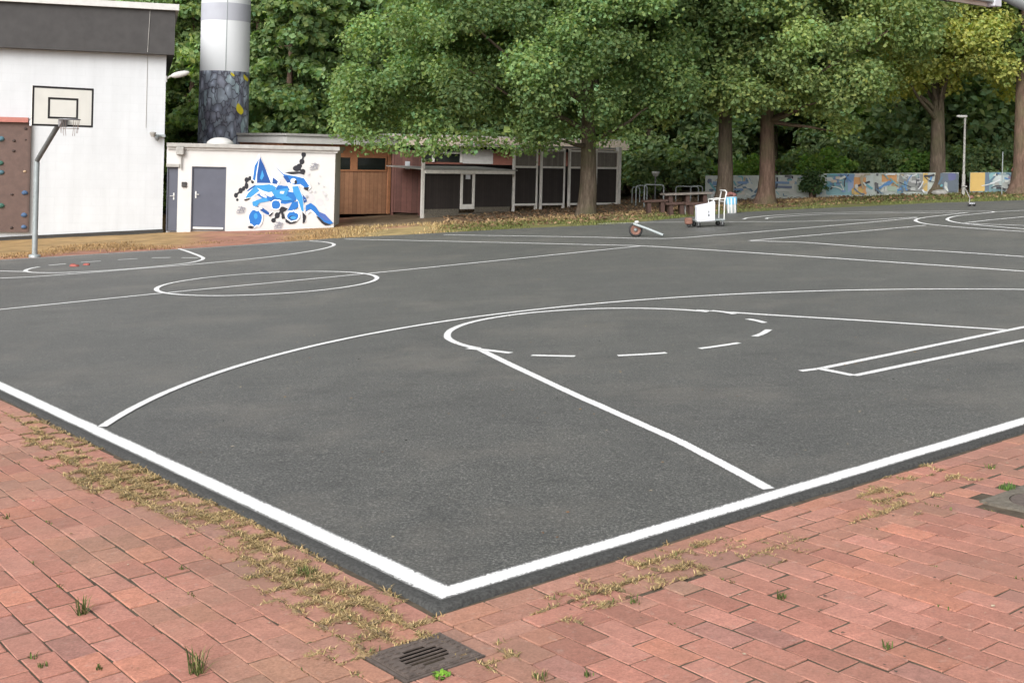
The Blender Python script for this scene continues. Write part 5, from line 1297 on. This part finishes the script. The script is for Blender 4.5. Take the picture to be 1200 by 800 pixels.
# conifers behind the chimney
def conifer(px, Y, hgt, wid, label, tint):
    base = gdeep(px, Y); r = empty('conifer', base, 0, label, 'tree', 'conifers behind the chimney')
    cl = []; limbs = []; z = .5
    while z < hgt:
        k = 1-z/hgt; nb = int(5+7*k)
        for j in range(nb):
            az = random.uniform(0, 6.283); ln = wid*(k**.75)*random.uniform(.65, 1.1)
            if random.random() < .3: limbs.append((min(z, hgt*.88), az, ln*.8, -.12, .035))
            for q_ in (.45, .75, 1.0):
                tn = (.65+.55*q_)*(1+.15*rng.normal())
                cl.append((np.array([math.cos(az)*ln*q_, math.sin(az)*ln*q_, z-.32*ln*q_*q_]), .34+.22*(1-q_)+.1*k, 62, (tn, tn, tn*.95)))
        z += .62
    V, Q, K = leafmesh(cl, .26, tint, flat=.62, up=.25)
    trunk_mesh(.2, hgt*.95, limbs, flare=1.2, top=.1).build('trunk', M['bark2'], r)
    link_mesh('crown', V, Q, M['leaf'], r, False, K); return r
CL = 'dark drooping conifer standing behind the chimney and graffiti shed'
c0 = conifer(336, 51, 13, 2.7, CL, (.080, .114, .050)); c1 = conifer(222, 52, 12.5, 2.5, CL, (.088, .122, .050))
for k, (src, px, Y, s) in enumerate([(c0, 297, 53, 1.0), (c1, 376, 54, 1.05), (c0, 196, 56, 1.05), (c1, 258, 57, 1.1), (c0, 412, 56, 1.0), (c1, 318, 58, 1.1), (c0, 355, 60, 1.1), (c1, 160, 58, 1.0)]):
    o = copy_tree(src); o.location = tuple(gdeep(px, Y)); o.scale = (s, s, s); o.rotation_euler = (0, 0, k*2.1+.7)

# shrubs behind the wall
def shrub(px, py, Y, w, h, tint, label, n=26, leaf=.17):
    base = gdeep(px, Y); r = empty('shrub', base, 0, label, 'shrub', 'shrubs behind the graffiti wall')
    cl = []; limbs = []
    for _ in range(n):
        a = random.uniform(0, 6.283); k = math.sqrt(random.random()); z = random.uniform(.25, 1)*h*(1-.35*k); tn = 1+.18*rng.normal()
        cl.append((np.array([math.cos(a)*k*w, math.sin(a)*k*w*.7, z]), .34*random.uniform(.7, 1.3), 120, (tn, tn, tn)))
        if random.random() < .4: limbs.append((.15, a, max(.4, z*1.0), 1.0, .03))
    V, Q, K = leafmesh(cl, leaf, tint, up=.6); trunk_mesh(.06, .5, limbs, flare=1.2, n=8).build('stem', M['bark2'], r); link_mesh('foliage', V, Q, M['leaf'], r, False, K); return r
s0 = shrub(966, 190, 47.6, 1.15, 1.75, (.085, .135, .032), 'bright green shrub leaning over the graffiti wall near the thick trunk')
s1 = shrub(1030, 190, 48.6, 1.3, 2.0, (.085, .116, .054), 'dull dark green shrub over the long graffiti wall')
s2 = shrub(1076, 195, 48.0, .9, 1.7, (.065, .115, .028), 'green shrub just left of the yellow green tree trunk')
for src, px, Y, sc2, lab in ((s0, 880, 49, .9, 'green shrub between the mossy and the thick trunk'), (s1, 935, 49.5, 1.0, 'dark shrub behind the wall right of the thick trunk'), (s1, 1000, 50.5, 1.1, 'dark shrub behind the wall between the bright and dull shrubs'), (s1, 1112, 51, 1.0, 'dark shrub behind the wall left of the lamp post'), (s1, 1160, 49.5, .95, 'dark shrub behind the yellow painted wall block'), (s0, 832, 51, .8, 'green shrub behind the wall by the mossy trunk'), (s1, 740, 50, 1.1, 'dark shrub in the shade beside the end of the cage'), (s1, 785, 51, 1.15, 'dark shrub in the shade behind the picnic table'), (s1, 1215, 49, 1.0, 'dark shrub beyond the trunk at the right edge')):
    o = copy_tree(src); o.location = tuple(gdeep(px, Y)); o.scale = (sc2, sc2, sc2); o['label'] = lab; o.rotation_euler = (0, 0, px)
for i, (px, Y, k_) in enumerate([(x, 54+5*((i*7) % 3), 1.5+.35*((i*5) % 3)) for i, x in enumerate(range(415, 1290, 36))]+[(x, 82, 3.0) for x in range(380, 1340, 55)]):
    o = copy_tree(s1); o.location = tuple(gdeep(px+random.uniform(-9, 9), Y)); o.scale = (k_, k_, k_*1.05); o['label'] = 'dark leafy undergrowth bush deep in the shade of the wood'; o['group'] = 'undergrowth bushes of the wood'; o.rotation_euler = (0, 0, i*1.3)
sg = shrub(951, 215, 45.4, .24, 1.0, (.03, .05, .02), 'dark narrow shrub filling the gap between two graffiti walls', 9, .12)

# low growth along the verge
def verge_grass():
    V, Fc, C = [], [], []
    for _ in range(5200):
        px = random.uniform(0, 1200); ey = float(edge_y(px)); up = random.uniform(.3, 13)
        py = ey-up
        X_, Y_ = uvp(px, py)
        nzv = mnoise.noise(Vector((X_*.5, Y_*.5, 2)))
        green = px > 520 and (up < 9 or px > 985)
        if px < 395:
            if up < 3 or nzv < .05: continue
            cols = [(.28, .18, .085), (.34, .22, .10), (.22, .14, .07)]
        else:
            if nzv < -.2: continue
            cols = ([(.10, .12, .03), (.15, .15, .05), (.08, .10, .028)] if green else STRAW)
        for _k in range(5):
            a = random.uniform(0, 6.28); l = random.uniform(.03, .09)*(.45 if px < 395 else 1); x = X_+random.gauss(0, .16); y = Y_+random.gauss(0, .16); w = .014
            k = len(V); wx, wy = -math.sin(a)*w, math.cos(a)*w; lx, ly = math.cos(a)*l*.7, math.sin(a)*l*.7
            V += [gw(x-wx, y-wy, -.05), gw(x+wx, y+wy, -.05), gw(x+lx, y+ly, l*.8-.01)]; Fc.append((k, k+1, k+2)); C += [np.array(random.choice(cols))*random.uniform(.7, 1.25)]*3
    o = link_mesh('grass', V, np.array(Fc), M['straw'], None, False, np.array(C)); tag(o, 'short patchy grass and dry moss along the far edge of the asphalt', 'grass', kind='stuff')
    V, C = [], []
    n = 9000; px = rng.uniform(520, 1200, n); up = rng.uniform(4, 30, n)
    pts = []
    for i in range(n):
        py = float(edge_y(px[i]))-up[i]
        X_, Y_ = uvp(px[i], py)
        if Y_ > 50: continue
        pts.append(gw(X_, Y_, .0))
    c = np.array(pts); m_ = len(c); nn = unit(rng.normal(size=(m_, 3))*.35+N); a = unit(np.cross(nn, rng.normal(size=(m_, 3)))); b = np.cross(nn, a); s = rng.uniform(.03, .08, m_)[:, None]
    Vv = np.stack([c-a*s, c+b*s*.6, c+a*s, c-b*s*.6], 1).reshape(-1, 3); pal = np.array([(.20, .11, .06), (.26, .16, .09), (.14, .08, .05), (.30, .2, .11)]); cc = np.repeat(pal[rng.integers(0, 4, m_)]*rng.uniform(.6, 1.1, (m_, 1)), 4, 0)
    o = link_mesh('leaf_litter', Vv, np.arange(4*m_).reshape(m_, 4), M['straw'], None, False, cc); tag(o, 'brown fallen leaves spread under the trees beyond the court', 'leaf litter', kind='stuff')
verge_grass()

# loose crumbs and dry leaves on the asphalt and the paving
def crumbs():
    V, Fc, C = [], [], []
    def chip(x, y, s, h, c):
        k = len(V); n = 5; a0 = random.uniform(0, 6)
        for i in range(n):
            r = s*random.uniform(.6, 1.1); a = a0+i*2*math.pi/n; V.append(gw(x+r*math.cos(a), y+r*math.sin(a)*.7, h+.001+random.uniform(0, s*.5))); C.append(c)
        V.append(gw(x, y, h+s*.5)); C.append(c)
        for i in range(n): Fc.append((k+i, k+(i+1) % n, k+n))
    for _ in range(260):
        s, t = random.uniform(.2, 10), random.uniform(.2, 12)
        x, y = cxy(s, t); c = random.choice([(.28, .20, .12), (.2, .12, .07), (.35, .30, .22), (.05, .05, .045)]); chip(x, y, random.uniform(.004, .014), .001, np.array(c))
    for px, py in ((838, 650/1+2), (680, 480), (1010, 425), (990, 428), (1003, 427), (1072, 413), (700, 355)):
        x, y = uvp(px, py); chip(x, y, .016, .002, np.array((.30, .20, .10)))
    for _ in range(420):
        s, t = (random.uniform(-4, -.2), random.uniform(-2.5, 7)) if random.random() < .5 else (random.uniform(-.2, 6), random.uniform(-3.6, -.2))
        if in_grate(s, t, .02): continue
        x, y = cxy(s, t); c = random.choice([(.10, .07, .05), (.06, .05, .04), (.34, .28, .2), (.2, .12, .07)]); chip(x, y, random.uniform(.004, .013), -.014, np.array(c))
    o = link_mesh('crumbs', V, Fc, M['straw'], None, False, np.array(C)); tag(o, 'small dry leaf bits and grit scattered over asphalt and red paving', 'grit', kind='stuff')
crumbs()

# ------------------------------------------------------------------ camera, light
cam = bpy.data.cameras.new('camera'); co = bpy.data.objects.new('camera', cam); COL.objects.link(co); scene.camera = co
from mathutils import Matrix
co.matrix_world = Matrix(((RV[0], UV[0], -EY[0], CAM[0]), (RV[1], UV[1], -EY[1], CAM[1]), (RV[2], UV[2], -EY[2], CAM[2]), (0, 0, 0, 1)))
cam.sensor_fit = 'HORIZONTAL'; cam.sensor_width = 36; cam.lens = 36*F/1200; cam.shift_y = -(400-CY)/1200
cam.clip_start = .05; cam.clip_end = 2000

SUN_EL, SUN_AZ = math.radians(36), math.radians(205)      # high, behind the left shoulder
world = bpy.data.worlds.new('World'); scene.world = world; world.use_nodes = True
nt = world.node_tree; bgn = nt.nodes['Background']
sky = nt.nodes.new('ShaderNodeTexSky'); sky.sky_type = 'NISHITA'; sky.sun_disc = False; sky.sun_elevation = SUN_EL; sky.sun_rotation = SUN_AZ
sky.air_density = 1.0; sky.dust_density = 4.0; sky.ozone_density = 1.0
bw_ = nt.nodes.new('ShaderNodeRGBToBW'); L(nt, sky.outputs[0], bw_.inputs[0])
mx = nt.nodes.new('ShaderNodeMix'); mx.data_type = 'RGBA'; mx.inputs[0].default_value = .88; L(nt, sky.outputs[0], mx.inputs[6]); L(nt, bw_.outputs[0], mx.inputs[7])
L(nt, mx.outputs[2], bgn.inputs[0]); bgn.inputs[1].default_value = .15
sd = bpy.data.lights.new('sun', 'SUN'); sd.energy = 1.05; sd.angle = math.radians(45); sd.color = (1, .99, .975)
so = bpy.data.objects.new('sun', sd); COL.objects.link(so)
dirv = Vector((math.sin(SUN_AZ)*math.cos(SUN_EL), math.cos(SUN_AZ)*math.cos(SUN_EL), math.sin(SUN_EL)))
so.rotation_euler = dirv.to_track_quat('Z', 'Y').to_euler(); so.location = (0, 0, 40)

scene.view_settings.view_transform = 'Standard'; scene.view_settings.look = 'None'; scene.view_settings.gamma = 1; scene.view_settings.exposure = .93
scene.view_settings.use_curve_mapping = False
scene.cycles.use_denoising = True
scene.cycles.max_bounces = 8; scene.cycles.diffuse_bounces = 5; scene.cycles.transmission_bounces = 6; scene.cycles.transparent_max_bounces = 4
